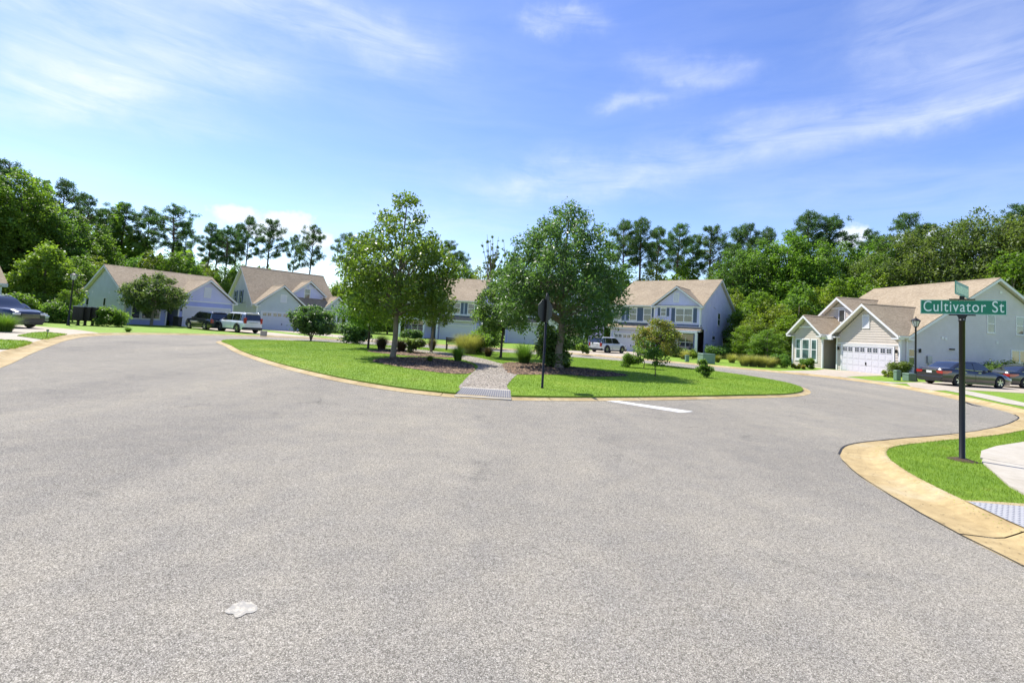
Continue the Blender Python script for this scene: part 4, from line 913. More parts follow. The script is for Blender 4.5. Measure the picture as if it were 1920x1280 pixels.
def car(name, label, cat, L, W, belt, roof, deckp, pm, gh, wr=.34, wb=None, cl=.17, lower=None, rack=False, spare=None, rimm=None, loc=(0, 0), rz=0, z=0, nose=.0, tail='sedan', nspoke=5):
    """x forward. deckp: (x, z) line of bonnet, belt and boot; gh: (x, z) line of the glasshouse from rear foot to front foot"""
    root = empty(name, (*loc, z), rz); tag(root, label, cat)
    hw = W/2; wb = wb or L*.59; xf = wb/2+.02; xr = -wb/2+.02; N = int(L/.06)
    zb = cl
    def half(x):
        t = abs(x-0)/(L/2); return hw*(1-.02*t-.13*t**7)
    def arch(x):
        r = wr+.055
        for xc in (xf, xr):
            if abs(x-xc) < r: return wr+math.sqrt(r*r-(x-xc)**2)
        return 0
    def low(x):
        t = abs(x)/(L/2); return max(zb+(.10*t**5), arch(x))
    b = MB(); rows = []
    xs = sorted(set([-L/2+L*i/N for i in range(N+1)]+[xc+s*(wr+.055)*q for xc in (xf, xr) for s in (-1, 1) for q in (1.001, .999, .96)]))
    xs = [x for x in xs if -L/2 <= x <= L/2]
    for x in xs:
        h = half(x); zt = interp(deckp, x); lo = low(x); t = abs(x)/(L/2)
        side = [(h*.93, lo), (h*.985, max(lo, min(zb+.15, zt-.3))), (h*1.0, max(lo+.01, zb+.33)), (h*.995, max(lo+.02, zt-.25)), (h*.96, max(lo+.03, zt-.07)), (h*.89, zt-.01), (h*.6, zt+.025), (0, zt+.035)]
        base = len(b.v)
        for (y, zz) in side: b.v.append((x, y, zz))
        for (y, zz) in reversed(side[:-1]): b.v.append((x, -y, zz))
        rows.append(base)
    k = len(side)*2-1
    for r0, r1 in zip(rows, rows[1:]):
        for i in range(k-1): b.f.append((r0+i, r0+i+1, r1+i+1, r1+i))
    b.f.append(tuple(rows[0]+i for i in range(k))); b.f.append(tuple(rows[-1]+i for i in reversed(range(k))))
    body = b.build('body', pm, root, smooth=True); e = body.modifiers.new('edge', 'EDGE_SPLIT'); e.split_angle = R(38)
    MB().box((-L/2+.25, -hw*.8, zb+.02), (L/2-.25, hw*.8, min(interp(deckp, 0)-.15, belt-.2))).build('underbody', BLACKP, root)
    # glasshouse
    x0, x1 = gh[0][0], gh[-1][0]; M_ = 30; g = MB(); rows = []
    def ghw(x, zz):
        t = max(0, min(1, (zz-belt)/(roof-belt))); bt = half(x)*.895
        return bt-(.17 if tail == 'sedan' else .13)*t
    for i in range(M_+1):
        x = x0+(x1-x0)*i/M_; zt = interp(gh, x); zc = interp(deckp, x)-.03; base = len(g.v)
        sec = [(ghw(x, zc), zc), (ghw(x, (zc+zt)/2)+.008, (zc+zt)/2), (ghw(x, zt)-.0, zt-.05*min(1, (zt-zc)/.2)), (ghw(x, zt)-.07, zt-.008), (0, zt+.02)]
        for (y, q) in sec: g.v.append((x, y, q))
        for (y, q) in reversed(sec[:-1]): g.v.append((x, -y, q))
        rows.append(base)
    for r0, r1 in zip(rows, rows[1:]):
        for i in range(8): g.f.append((r0+i, r0+i+1, r1+i+1, r1+i))
    g.build('cabin', pm, root, smooth=True)
    # side panes
    bar = .06
    def side_pane(xa, xb, sgn):
        p = MB(); n = 10; rws = []
        for i in range(n+1):
            x = xa+(xb-xa)*i/n; za = max(interp(deckp, x)+.02, belt-.0); zc = max(za+.015, interp(gh, x)-.085)
            base = len(p.v)
            for j in range(4):
                zz = za+(zc-za)*j/3; p.v.append((x, sgn*(ghw(x, zz)+.012), zz))
            rws.append(base)
        for r0, r1 in zip(rws, rws[1:]):
            for i in range(3): p.f.append((r0+i, r0+i+1, r1+i+1, r1+i))
        o = p.build('side_window', CGLASS, root, smooth=True)
        c = MB(); pts = [(v[0], v[1]+sgn*.004, v[2]-.012) for v in p.v[::4]]; c.tube(pts, .012, 5); c.build('trim_strip', CHROME if tail == 'sedan' else BLACKP, o)
    span = [x for x in np.linspace(x0, x1, 60) if interp(gh, x) > belt+.14]
    sa, sb = span[0]+.02, span[-1]-.02; nW = 3 if tail != 'sedan' else 3
    cuts = [sa, sa+(sb-sa)*.2, sa+(sb-sa)*.57, sb] if tail != 'sedan' else [sa, sa+(sb-sa)*.14, sa+(sb-sa)*.54, sb]
    for sgn in (-1, 1):
        for a_, c_ in zip(cuts, cuts[1:]): side_pane(a_+.025, c_-.025, sgn)
    # windscreen and rear window on the slopes
    def slope(nm, xa, xb):
        p = MB(); rws = []
        for i in range(7):
            x = xa+(xb-xa)*i/6; zt = interp(gh, x); y = ghw(x, zt)-.1; base = len(p.v)
            for j in range(7):
                t = -1+2*j/6; p.v.append((x+(.0 if nm == 'windscreen' else 0), t*y, zt+.030-.022*abs(t)**2))
            rws.append(base)
        for r0, r1 in zip(rws, rws[1:]):
            for i in range(6): p.f.append((r0+i, r0+i+1, r1+i+1, r1+i))
        p.build(nm, CGLASS, root, smooth=True)
    rt = [x for x, zz in gh if zz > roof-.07]
    slope('windscreen', x1-.05, max(rt)+.02)
    xe = -L/2
    if tail == 'sedan': slope('rear_window', x0+.06, min(rt)-.02)
    else:
        p = MB(); y = hw*.80; zl, zh = belt+.03, roof-.13; d = (interp(gh, x0) , 0)
        xs_ = lambda zz: x0-.012+(zz-belt)*(gh[1][0]-gh[0][0])/(gh[1][1]-gh[0][1]+1e-6)-.01
        xo = [xs_(zl), xs_(zh)]
        p.quad((xo[0], -y, zl), (xo[0], y, zl), (xo[1], y-.1, zh), (xo[1], -y+.1, zh)); p.quad((xo[0]+.02, -y, zl), (xo[0]+.02, y, zl), (xo[1]+.02, y-.1, zh), (xo[1]+.02, -y+.1, zh)); p.build('rear_window', CGLASS, root)
        MB().box((gh[1][0]-.16, -hw*.62, roof-.06), (gh[1][0]+.1, hw*.62, roof-.01)).build('spoiler', pm, root, bevel=.015)
    # wheels
    for xc in (xf, xr):
        for sgn in (-1, 1):
            w = MB().lathe((xc, sgn*(hw-.12), wr), [(wr*.62, -.1), (wr*.93, -.105), (wr, -.08), (wr, .08), (wr*.93, .105), (wr*.62, .1)], 28, 'y').build('wheel', TYRE, root, smooth=True)
            yo = sgn*(hw-.02); rm = MB().lathe((xc, yo, wr), [(wr*.66, -.03*sgn), (wr*.68, .0), (wr*.6, -.015*sgn)], 24, 'y')
            for q in range(nspoke):
                a = 2*PI*q/nspoke+.3
                for da in (-.16, .16): rm.beam((xc, yo-.02*sgn, wr), (xc+math.cos(a+da)*wr*.63, yo-.012*sgn, wr+math.sin(a+da)*wr*.63), .045, .03, (0, 1, 0))
            rm.lathe((xc, yo-.01*sgn, wr), [(.001, .012*sgn), (.06, .01*sgn), (.07, -.01*sgn)], 12, 'y'); ro = rm.build('rim', rimm or RIM, w)
            MB().lathe((xc, yo-.06*sgn, wr), [(.001, 0), (wr*.64, 0)], 20, 'y').build('brake_well', BLACKP, w)
    # lamps, bumpers, plate, mirrors, handles
    zt = interp(deckp, -L/2+.05)
    for sgn in (-1, 1):
        if tail == 'sedan':
            p = MB(); n = 7; rws = []
            for i in range(n+1):
                x = -L/2-.005+.52*i/n; zz1 = zt-.10+.02*i/n; zz0 = zz1-.17+.09*max(0, (i-3)/4); h = half(max(x, -L/2)); base = len(p.v)
                p.v += [(x, sgn*(h*.995+.008), zz0), (x, sgn*(h*.985+.012), zz1)]; rws.append(base)
            for r0, r1 in zip(rws, rws[1:]): p.f.append((r0, r0+1, r1+1, r1))
            h = half(-L/2); p.quad((-L/2-.012, sgn*(h*.995+.006), zt-.27), (-L/2-.012, sgn*(h*.985+.008), zt-.1), (-L/2-.012, sgn*h*.5, zt-.12), (-L/2-.012, sgn*h*.6, zt-.25))
            p.build('tail_light', REDL, root, smooth=True)
        else:
            p = MB(); h = half(-L/2); za, zc = (belt-.38, belt-.02) if tail == 'suv' else (belt-.25, belt+.25)
            p.box((-L/2-.015, sgn*h*.93 if sgn < 0 else h*.66, za), (-L/2+.22, sgn*h*.66 if sgn < 0 else h*.93, zc)) if False else None
            y0_, y1_ = sorted((sgn*(h*.80), sgn*(h*1.0+.035))); p.box((-L/2-.015, y0_, za), (-L/2+.2, y1_, zc)); p.build('tail_light', REDL, root, bevel=.02)
        zf = interp(deckp, L/2-.08); hf = half(L/2-.12)
        y0_, y1_ = sorted((sgn*(hf*.62), sgn*(hf*.99))); MB().box((L/2-.30, y0_, zf-.2), (L/2+.008, y1_, zf-.06)).build('headlight', CLEARL, root, bevel=.03)
        mr = MB().box((x1-.62, min(sgn*(hw-.02), sgn*(hw+.17)), belt-.01), (x1-.5, max(sgn*(hw-.02), sgn*(hw+.17)), belt+.13)); mr.build('mirror', pm if tail == 'sedan' else BLACKP, root, bevel=.03)
        for xh in (cuts[1]+.12, cuts[2]-.75+.9): 
            y0_, y1_ = sorted((sgn*(half(xh)*.99), sgn*(half(xh)*.99+.035))); MB().box((xh, y0_, belt-.13), (xh+.2, y1_, belt-.10)).build('door_handle', CHROME if tail == 'sedan' else pm, root)
        sl = MB(); xa, xb = xr+wr+.1, xf-wr-.1; y0_, y1_ = sorted((sgn*hw*.95, sgn*(hw*.985+.012))); sl.box((xa, y0_, zb-.01), (xb, y1_, zb+.1)); sl.build('side_skirt', lower or pm, root)
        for xd in cuts[1:3]:
            p = MB(); ys = sgn*(hw*1.0+.002); y0_, y1_ = sorted((ys-.004*sgn, ys)); p.box((xd-.004, y0_, zb+.14), (xd+.004, y1_, belt-.16)); p.build('door_gap', BLACKP, root)
    if lower:
        for xe_, s_ in ((-L/2, -1), (L/2, 1)):
            a_, c_ = sorted((xe_+s_*.03, xe_-s_*.3)); MB().box((a_, -hw*.92, zb+.02), (c_, hw*.92, zb+.27)).build('bumper', lower, root, bevel=.04)
        for xc in (xf, xr):
            for sgn in (-1, 1):
                p = MB(); pts = [(xc+math.cos(a)*(wr+.075), sgn*(hw+.0), wr+math.sin(a)*(wr+.075)) for a in np.linspace(-.35, PI+.35, 16)]; p.tube(pts, .04, 5); p.build('arch_trim', lower, root)
    else:
        MB().box((-L/2-.025, -hw*.80, zb+.16), (-L/2+.1, hw*.80, zb+.34)).build('bumper', pm, root, bevel=.03)
        MB().box((-L/2-.03, -hw*.7, zb+.04), (-L/2+.2, hw*.7, zb+.12)).build('diffuser', BLACKP, root)
    pz = zt-.2 if tail == 'sedan' else belt-.28
    MB().box((-L/2-.03, -.16, pz-.06), (-L/2-.005, .16, pz+.07)).build('number_plate', PLATE, root)
    MB().box((-L/2-.028, -hw*.45, pz+.09), (-L/2-.004, hw*.45, pz+.12)).build('tailgate_strip', CHROME, root)
    gr = MB(); zf = interp(deckp, L/2-.05); gr.box((L/2-.05, -hw*.52, zf-.36), (L/2+.02, hw*.52, zf-.1)); go = gr.build('grille', BLACKP, root, bevel=.02)
    for q in range(4): MB().box((L/2+.018, -hw*.5, zf-.33+q*.06), (L/2+.03, hw*.5, zf-.315+q*.06)).build('grille_bar', CHROME, go)
    MB().box((L/2-.06, -hw*.75, zb+.02), (L/2+.012, hw*.75, zb+.14)).build('air_intake', BLACKP, root)
    if rack:
        for sgn in (-1, 1): MB().tube([(rt[0]+.05, sgn*(hw*.66), roof-.01), (rt[0]+.2, sgn*hw*.66, roof+.05), (max(rt)-.3, sgn*hw*.66, roof+.05), (max(rt)-.1, sgn*hw*.66, roof-.01)], .018, 6).build('roof_rail', CHROME, root)
    return root
def sedan(label, pm, loc, rz, rim=None):
    return car('parked_car', label, 'car', 4.8, 1.86, .95, 1.49, [(-2.4, .86), (-2.33, .98), (-1.75, 1.03), (0, .95), (1.0, .95), (1.9, .82), (2.28, .70), (2.4, .55)], pm,
               [(-1.85, 1.0), (-1.0, 1.41), (-.55, 1.49), (.1, 1.50), (.35, 1.45), (1.15, .93)], wr=.335, wb=2.87, loc=loc, rz=rz, z=.108, tail='sedan', rimm=rim)
def suv(label, pm, loc, rz, H=1.76, L=4.75, W=1.93, lower=None, rack=True, tail='suv', z=.108, wr=.37, cl=.2, cat='car', hood=1.06):
    b_ = H*.62
    return car('parked_suv', label, cat, L, W, b_, H, [(-L/2, b_-.1), (-L/2+.06, b_-.02), (0, b_-.01), (L*.2, b_-.02), (L*.28, hood), (L*.42, hood-.06), (L/2-.05, hood-.2), (L/2, hood-.34)], pm,
               [(-L/2+.03, b_), (-L/2+.28, H-.06), (-L/2+.75, H), (.2, H+.01), (.42, H-.04), (L*.25, b_-.03)], wr=wr, loc=loc, rz=rz, z=z, tail=tail, lower=lower, rack=rack, cl=cl)
P_GRAPH = paint('graphite_paint', (.035, .036, .042), .6); P_BLACK = paint('black_blue_paint', (.015, .018, .028), .5); P_WHITE = paint('white_paint', (.72, .72, .71), 0); P_NAVY = paint('navy_paint', (.008, .014, .034), .3)
P_SILV = paint('silver_paint', (.55, .56, .58), .6); P_CHAR = paint('charcoal_paint', (.03, .035, .04), .5); P_PEARL = paint('pearl_white_paint', (.66, .65, .62), .1)
rw = PD(1795, 724, 28.6); ph = R(8)
cx, cy = rw[0]+1.41*math.cos(ph)-.80*math.sin(ph)*0-(-.8)*math.sin(ph)*-1, rw[1]+1.41*math.sin(ph)+.8*math.cos(ph)
sedan('dark graphite saloon car on the driveway behind the street sign pole', P_GRAPH, (cx, cy), ph)
s2 = PD(1885, 712, 31.0); sedan('dark saloon car cut off by the right edge, rear lamp in sunlight', P_CHAR, (s2[0]+2.1, s2[1]+.5), R(5))
suv('dark blue-black SUV parked left of the white one at the blue garage', P_BLACK, PD(389, 600, 46.8)[:2], R(149), 1.72, 4.8, 1.93)
suv('white off-road SUV with dark windows parked before the blue garage', P_WHITE, PD(448, 600, 45.4)[:2], R(149), 1.82, 4.82, 1.92, BLACKP, True, 'boxy', wr=.39, cl=.26, hood=1.12)
suv('white crossover parked at the garage of the right two-storey house', P_PEARL, PD(1140, 650, 51.5)[:2], R(41), 1.62, 4.4, 1.83, BLACKP, False, cl=.18, wr=.35, hood=.98)
suv('large dark navy SUV facing the street at the left edge', P_NAVY, (-32.3, 30.1), R(-5), 1.92, 5.2, 2.03, None, True, cl=.22, wr=.41, hood=1.2, cat='SUV')
suv('silver car parked behind the navy SUV at the left edge', P_SILV, (-37.0, 35.6), R(-3), 1.5, 4.6, 1.82, None, False, cl=.16, wr=.33, hood=.95)

# ------------------------------------------------------------------ street furniture
def text_mesh(name, txt, size, m, parent, M4, squeeze=1.0, spacing=1.0):
    c = bpy.data.curves.new(name, 'FONT'); c.body = txt; c.size = size; c.align_x = 'CENTER'; c.align_y = 'CENTER'; c.extrude = .0012; c.offset = .0005; c.space_character = spacing
    o = bpy.data.objects.new(name, c); COL.objects.link(o); bpy.context.view_layer.update()
    me = bpy.data.meshes.new_from_object(o.evaluated_get(bpy.context.evaluated_depsgraph_get())); bpy.data.objects.remove(o)
    me.materials.clear(); me.materials.append(m)
    xs_ = [v.co.x for v in me.vertices]; w = max(xs_)-min(xs_)
    k = bpy.data.objects.new(name, me); COL.objects.link(k); k.parent = parent; k.matrix_local = M4 @ Matrix.Diagonal((squeeze/w if squeeze else 1, 1, 1, 1)); return k
sx, sy = P(1804, 862, .1)
SG_ = empty('street_sign', (sx, sy, .1)); tag(SG_, 'green street name sign Cultivator St on a black pole at the near right corner', 'street sign')
MB().lathe((0, 0, -.02), [(.001, 0), (.052, 0), (.052, .05), (.040, .06), (.040, 2.28), (.046, 2.285), (.046, 2.32), (.001, 2.325)], 20).build('pole', IRON, SG_, smooth=True)
br = MB().box((-.165, -.016, 2.365), (.165, .016, 2.385)).box((-.045, -.03, 2.30), (.045, .03, 2.37)); br.quad((-.07, -.02, 2.37), (.07, -.02, 2.37), (.03, -.02, 2.3), (-.03, -.02, 2.3)); br.build('bracket', IRON, SG_)
bl = MB().box((-.53, -.004, 2.382), (.53, .004, 2.627)).build('name_plate', SIGNG, SG_, bevel=.003)
eb = MB()
for a, c in (((-.525, 2.386), (.525, 2.392)), ((-.525, 2.617), (.525, 2.623)), ((-.527, 2.386), (-.521, 2.623)), ((.521, 2.386), (.527, 2.623))): eb.box((a[0], -.0062, a[1]), (c[0], -.0042, c[1]))
eb.build('border', SIGNW, bl)
Mx = Matrix.Translation((0, -.006, 2.507)) @ Matrix.Rotation(PI/2, 4, 'X')
text_mesh('lettering', 'Cultivator St', .262, SIGNW, bl, Mx, .985, 1.12)
MB().box((-.16, -.014, 2.622), (.16, .014, 2.645)).box((-.03, -.03, 2.63), (.03, .03, 2.69)).build('cross_bracket', IRON, SG_)
dx_, dy_ = math.cos(R(75)), math.sin(R(75))
ub = empty('upper_plate_mount'); 
bpy.data.objects.remove(ub)
up = MB().obox((0, 0, 0), (dx_, dy_, 0), (-dy_, dx_, 0), (0, 0, 1), (-.48, -.004, 2.685), (.48, .004, 2.90)).build('cross_name_plate', SIGNG, SG_)
u2 = MB().obox((0, 0, 0), (dx_, dy_, 0), (-dy_, dx_, 0), (0, 0, 1), (-.44, -.0065, 2.72), (.44, -.0045, 2.85)).build('faded_lettering', mat('faded_letter', (.45, .60, .44), .5, var=.45, vscale=30), up)
SG_.rotation_euler = (0, 0, R(-38))
tx, ty = P(1016.5, 727, .1)
ST = empty('stop_sign', (tx, ty, .1)); tag(ST, 'back of an octagonal stop sign on a dark pole standing on the island lawn', 'sign')
MB().lathe((0, 0, -.02), [(.001, 0), (.045, 0), (.045, .06), (.036, .07), (.036, 2.88), (.001, 2.90)], 16).build('pole', IRON, ST, smooth=True)
oc = MB(); ap = .345; rr = ap/math.cos(PI/8); pts = [(rr*math.cos(PI/8+k*PI/4), rr*math.sin(PI/8+k*PI/4)) for k in range(8)]
for yy in (.042, .048): oc.f.append(tuple(len(oc.v)+k for k in range(8))); oc.v += [(x, yy, 2.34+q) for x, q in pts]
for k in range(8): oc.f.append((k, (k+1) % 8, 8+(k+1) % 8, 8+k))
oc.build('sign_plate', SIGNB, ST); MB().box((-.05, -.05, 1.98), (.05, .042, 2.78)).build('clamp_channel', IRON, ST)
RED = mat('stop_red', (.5, .01, .015), .4); ofr = MB(); ofr.f.append(tuple(range(8))); ofr.v += [(x*.97, .0495, 2.34+q*.97) for x, q in pts]; ofr.build('sign_face', RED, ST)
text_mesh('lettering', 'STOP', .33, SIGNW, ST, Matrix.Translation((0, .052, 2.34)) @ Matrix.Rotation(PI, 4, 'Z') @ Matrix.Rotation(PI/2, 4, 'X'), .62)
ST.rotation_euler = (0, 0, R(47))
def lamp(x, y, label, rz):
    t = empty('street_lamp', (x, y, .1), rz); tag(t, label, 'street lamp', 'lamp posts')
    MB().lathe((0, 0, -.02), [(.001, 0), (.12, 0), (.12, .1), (.085, .16), (.075, .7), (.055, .76), (.05, 3.3), (.065, 3.34), (.04, 3.42), (.06, 3.5), (.03, 3.55)], 14).build('pole', IRON, t, smooth=True)
    MB().lathe((0, 0, 0), [(.05, 3.5), (.10, 3.54), (.12, 3.56)], 8).build('lamp_base', IRON, t)
    MB().lathe((0, 0, 0), [(.12, 3.57), (.235, 3.92)], 8).build('lamp_glass', LAMPG, t)
    f = MB()
    for k in range(8): a = 2*PI*k/8; f.beam((math.cos(a)*.12, math.sin(a)*.12, 3.56), (math.cos(a)*.24, math.sin(a)*.24, 3.93), .02, .02)
    f.lathe((0, 0, 0), [(.23, 3.92), (.27, 3.93), (.27, 3.96)], 8); f.build('lantern_frame', IRON, t)
    MB().lathe((0, 0, 0), [(.28, 3.95), (.22, 4.0), (.10, 4.09), (.05, 4.11), (.03, 4.14), (.045, 4.18), (.001, 4.24)], 12).build('cap', IRON, t)
    return t
lamp(-34.6, 37.8, 'black lantern lamp post beside the cluster mailboxes on the left', 0); l2 = PD(1716.6, 700, 31.6); lamp(l2[0], l2[1], 'black lantern lamp post before the beige house', .3)
# cluster mailboxes
for i, (px, d) in enumerate(((147, 39.0), (160, 39.4), (174, 39.8))):
    q = PD(px, 600, d); t = empty('cluster_mailbox', (q[0], q[1], .1), R(20))
    tag(t, ['dark cluster mailbox nearest the lamp post', 'dark cluster mailbox in the middle of the three', 'dark cluster mailbox beside the round bush'][i], 'mailbox', 'cluster mailboxes by the left lamp post')
    MB().lathe((0, 0, 0), [(.16, 0), (.16, .03), (.10, .06), (.10, .34), (.2, .38)], 10).build('pedestal', BRONZE, t)
    MB().box((-.35, -.24, .38), (.35, .24, 1.5)).build('cabinet', BRONZE, t, bevel=.02); MB().box((-.37, -.27, 1.5), (.37, .27, 1.56)).build('roof', GREYM, t)
    for r_ in range(6):
        for c_ in range(2): MB().box((-.31+c_*.32, -.255, .44+r_*.17), (-.02+c_*.32, -.24, .595+r_*.17)).build('mail_door', BRONZE, t)
for i, (px, py, w, h, lb) in enumerate(((1682, 713, .34, .66, 'narrow green utility pedestal left of the lamp post'), (1705, 714, .62, .5, 'low wide green utility box left of the lamp post'), (1288, 678, .3, .55, 'small green utility pedestal before the right two-storey house'), (494, 630, .45, .45, 'beige utility box on the lawn between the two left driveways'), (1324, 681, 1.1, .8, 'dark green transformer box beside the right two-storey house'))):
    q = P(px, py); t = MB().box((-w/2, -w*.35, 0), (w/2, w*.35, h)).build('utility_box', GREENBOX if i != 3 else CONC, None, bevel=.03); t.location = (q[0], q[1], .1); t.rotation_euler = (0, 0, .2); tag(t, lb, 'utility box')
    MB().box((-w/2-.02, -w*.35-.02, h*.86), (w/2+.02, w*.35+.02, h*.86+.03)).build('lid', GREENBOX if i != 3 else CONC, t)
# bench
q = P(856, 657); t = empty('park_bench', (q[0], q[1], .1), R(178)); tag(t, 'dark slatted park bench beside the tall grasses on the island', 'bench')
for k in range(4): MB().box((-.75, -.02+k*.11, .43), (.75, .07+k*.11, .46)).build('seat_slat', BRONZE, t)
for k in range(4): MB().box((-.75, .44+k*.02, .53+k*.1), (.75, .465+k*.02, .61+k*.1)).build('back_slat', BRONZE, t)
for x in (-.7, .7):
    MB().box((x-.03, 0, 0), (x+.03, .05, .43)).build('leg', IRON, t); MB().box((x-.03, .42, 0), (x+.03, .47, .95)).build('leg', IRON, t); MB().box((x-.03, -.02, .62), (x+.03, .46, .66)).build('armrest', IRON, t)
# small things
q = P(88, 632, .13); t = MB().tube([(q[0], q[1], .13), (q[0], q[1], .45)], .012, 6).build('marker_stake', IRON); tag(t, 'thin dark stake on the small pointed lawn strip at left', 'stake'); MB().box((q[0]-.06, q[1]-.01, .4), (q[0]+.06, q[1]+.01, .5)).build('marker_flag', GREENBOX, t)
q = P(333, 607); t = MB().box((-.3, -.3, 0), (.3, .3, .95)).build('trash_cart', BLACKP, bevel=.04); t.location = (HA[0][0]+.2, HA[0][1]-.3, .1); tag(t, 'dark waste cart standing at the left side of the blue garage', 'bin'); MB().box((-.33, -.34, .95), (.33, .33, 1.02)).build('lid', BLACKP, t)
for i, (px, d) in enumerate(((1826, 32.2), (1838, 32.6))):
    q = PD(px, 700, d); t = MB().box((-.42, -.42, 0), (.42, .42, .95)).build('condenser', GREYM, bevel=.03); t.location = (q[0], q[1], .1); tag(t, ['pale air conditioner behind the graphite car, left of the pair', 'pale air conditioner behind the graphite car, right of the pair'][i], 'air conditioner')
    for k in range(8): MB().box((-.44, -.44, .08+k*.1), (.44, .44, .1+k*.1)).build('grille_bar', WHITE, t)

# ------------------------------------------------------------------ vegetation
def unit(g, k):
    v = g.normal(size=(k, 3)); return v/np.linalg.norm(v, axis=1, keepdims=True)
def leafquads(g, C, size, aspect=.5, up=.5, droop=0.0, tint=None, jit=.35):
    """pointed two-face leaves at positions C; returns V, F, tint"""
    k = len(C); n = unit(g, k); n[:, 2] = np.abs(n[:, 2])+up; n /= np.linalg.norm(n, axis=1, keepdims=True)
    d = unit(g, k); d[:, 2] -= droop; d -= n*np.sum(d*n, 1, keepdims=True); d /= np.linalg.norm(d, axis=1, keepdims=True)+1e-9
    w = np.cross(n, d); s = (size*g.uniform(1-jit, 1+jit, k))[:, None]
    V = np.zeros((k, 4, 3)); V[:, 0] = C-d*s*.5; V[:, 1] = C+w*s*aspect*.5+n*s*.06; V[:, 2] = C+d*s*.5-n*s*.08; V[:, 3] = C-w*s*aspect*.5+n*s*.06
    F = np.arange(k*4).reshape(k, 4)
    t = g.normal(.45, .18, k) if tint is None else tint+g.normal(0, .14, k)
    return V.reshape(-1, 3), F, np.repeat(np.clip(t, 0, 1), 4)
def crown_mesh(name, m, g, clumps, n, size, aspect=.5, up=.4, droop=0., shell=.62):
    """clumps: array (k,4) of x,y,z,r"""
    C = np.array(clumps); wgt = C[:, 3]**2; wgt /= wgt.sum()
    idx = g.choice(len(C), n, p=wgt); rr = C[idx, 3:4]
    d = unit(g, n); d[:, 2] *= .8; rad = (g.uniform(0, 1, n)**.5)[:, None]*(1-shell)+shell*g.uniform(.55, 1, n)[:, None]
    rad = np.where(g.uniform(0, 1, n)[:, None] < .25, g.uniform(0, 1, n)[:, None], rad)
    p = C[idx, :3]+d*rr*rad*(1+.22*g.normal(size=(n, 1)))
    ct = g.normal(0, .12, len(C))[idx]
    V, F, t = leafquads(g, p, size, aspect, up, droop, .45+ct)
    o = npmesh(name, V, F, m, tint=t); return o
def limbs(mb, base, tips, fork, r0, g, n=6):
    """curved limbs from the trunk to each clump"""
    for t in tips:
        t = Vector(t); h = fork[0]+(fork[1]-fork[0])*min(1, max(0, (t.z-fork[0])/(fork[1]-fork[0]+1e-6)))*g.uniform(.35, .85)
        s = Vector((base[0], base[1], max(fork[0], min(h, t.z-.2)))); mid = s.lerp(t, .5)+Vector((g.normal(0, .12), g.normal(0, .12), g.uniform(.0, .25)))*(t-s).length*.5
        mb.tube([s, s.lerp(mid, .5)+Vector((0, 0, .02)), mid, mid.lerp(t, .55), t], [r0, r0*.75, r0*.55, r0*.35, r0*.15], n, False)
def env_clumps(g, k, H, base, prof, cr, flat=1., lean=(0, 0)):
    """clumps filling an envelope: prof = list of (t, radius) up the crown"""
    out = []; tries = 0
    while len(out) < k and tries < k*60:
        tries += 1; t = g.uniform(0, 1); R_ = interp(prof, t)
        if g.uniform() > (R_/max(p[1] for p in prof))**1.2: continue
        a = g.uniform(0, 2*PI); rr = R_*math.sqrt(g.uniform(.12, 1)); r = cr*g.uniform(.65, 1.25)*(.75+.5*R_/max(p[1] for p in prof))
        x, y, z = math.cos(a)*rr*flat+lean[0]*t, math.sin(a)*rr*flat+lean[1]*t, base+(H-base)*t
        if z+r*.6 > H: z = H-r*.6
        if any((x-o[0])**2+(y-o[1])**2+(z-o[2])**2 < (.42*(r+o[3]))**2 for o in out): continue
        out.append((x, y, z, r))
    return out
def tree(name, label, cat, loc, H, base, prof, k, cr, n, size, leafm, barkm, tr=.12, seed=1, forks=None, aspect=.5, up=.4, droop=0., group=None, multi=0, rz=0, flat=1., nl=26, shell=.62):
    g = np.random.default_rng(seed); root = empty(name, (*loc, .095), rz); tag(root, label, cat, group)
    cl = env_clumps(g, k, H, base, prof, cr, flat)
    c = crown_mesh('crown', leafm, g, cl, n, size, aspect, up, droop, shell); c.parent = root; c['kind'] = 'stuff' if False else 'thing'; del c['kind']
    mb = MB(); fk = forks or (base*.9, H*.8)
    if multi:
        for q in range(multi):
            a = 2*PI*q/multi+.4; mb.tube([(0, 0, -.05), (math.cos(a)*.12, math.sin(a)*.12, base*.6), (math.cos(a)*.35*prof[1][1], math.sin(a)*.35*prof[1][1], base+(H-base)*.35), (math.cos(a)*.3, math.sin(a)*.3, base+(H-base)*.7)], [tr, tr*.8, tr*.55, tr*.2], 7)
    else:
        w = [(g.normal(0, .03)*i, g.normal(0, .03)*i) for i in range(6)]
        zs = [-.05, .15, fk[0]*.55+.1, fk[0]+.1, (fk[0]+fk[1])/2, fk[1]]; rs = [tr*1.5, tr*1.05, tr*.92, tr*.85, tr*.5, tr*.18]
        mb.tube([(w[i][0]*.5, w[i][1]*.5, z) for i, z in enumerate(zs)], rs, 10)
    limbs(mb, (0, 0), [c_[:3] for c_ in sorted(cl, key=lambda q: -q[3])[:nl]], fk, tr*.42, g)
    t = mb.build('trunk', barkm, root, smooth=True)
    return root
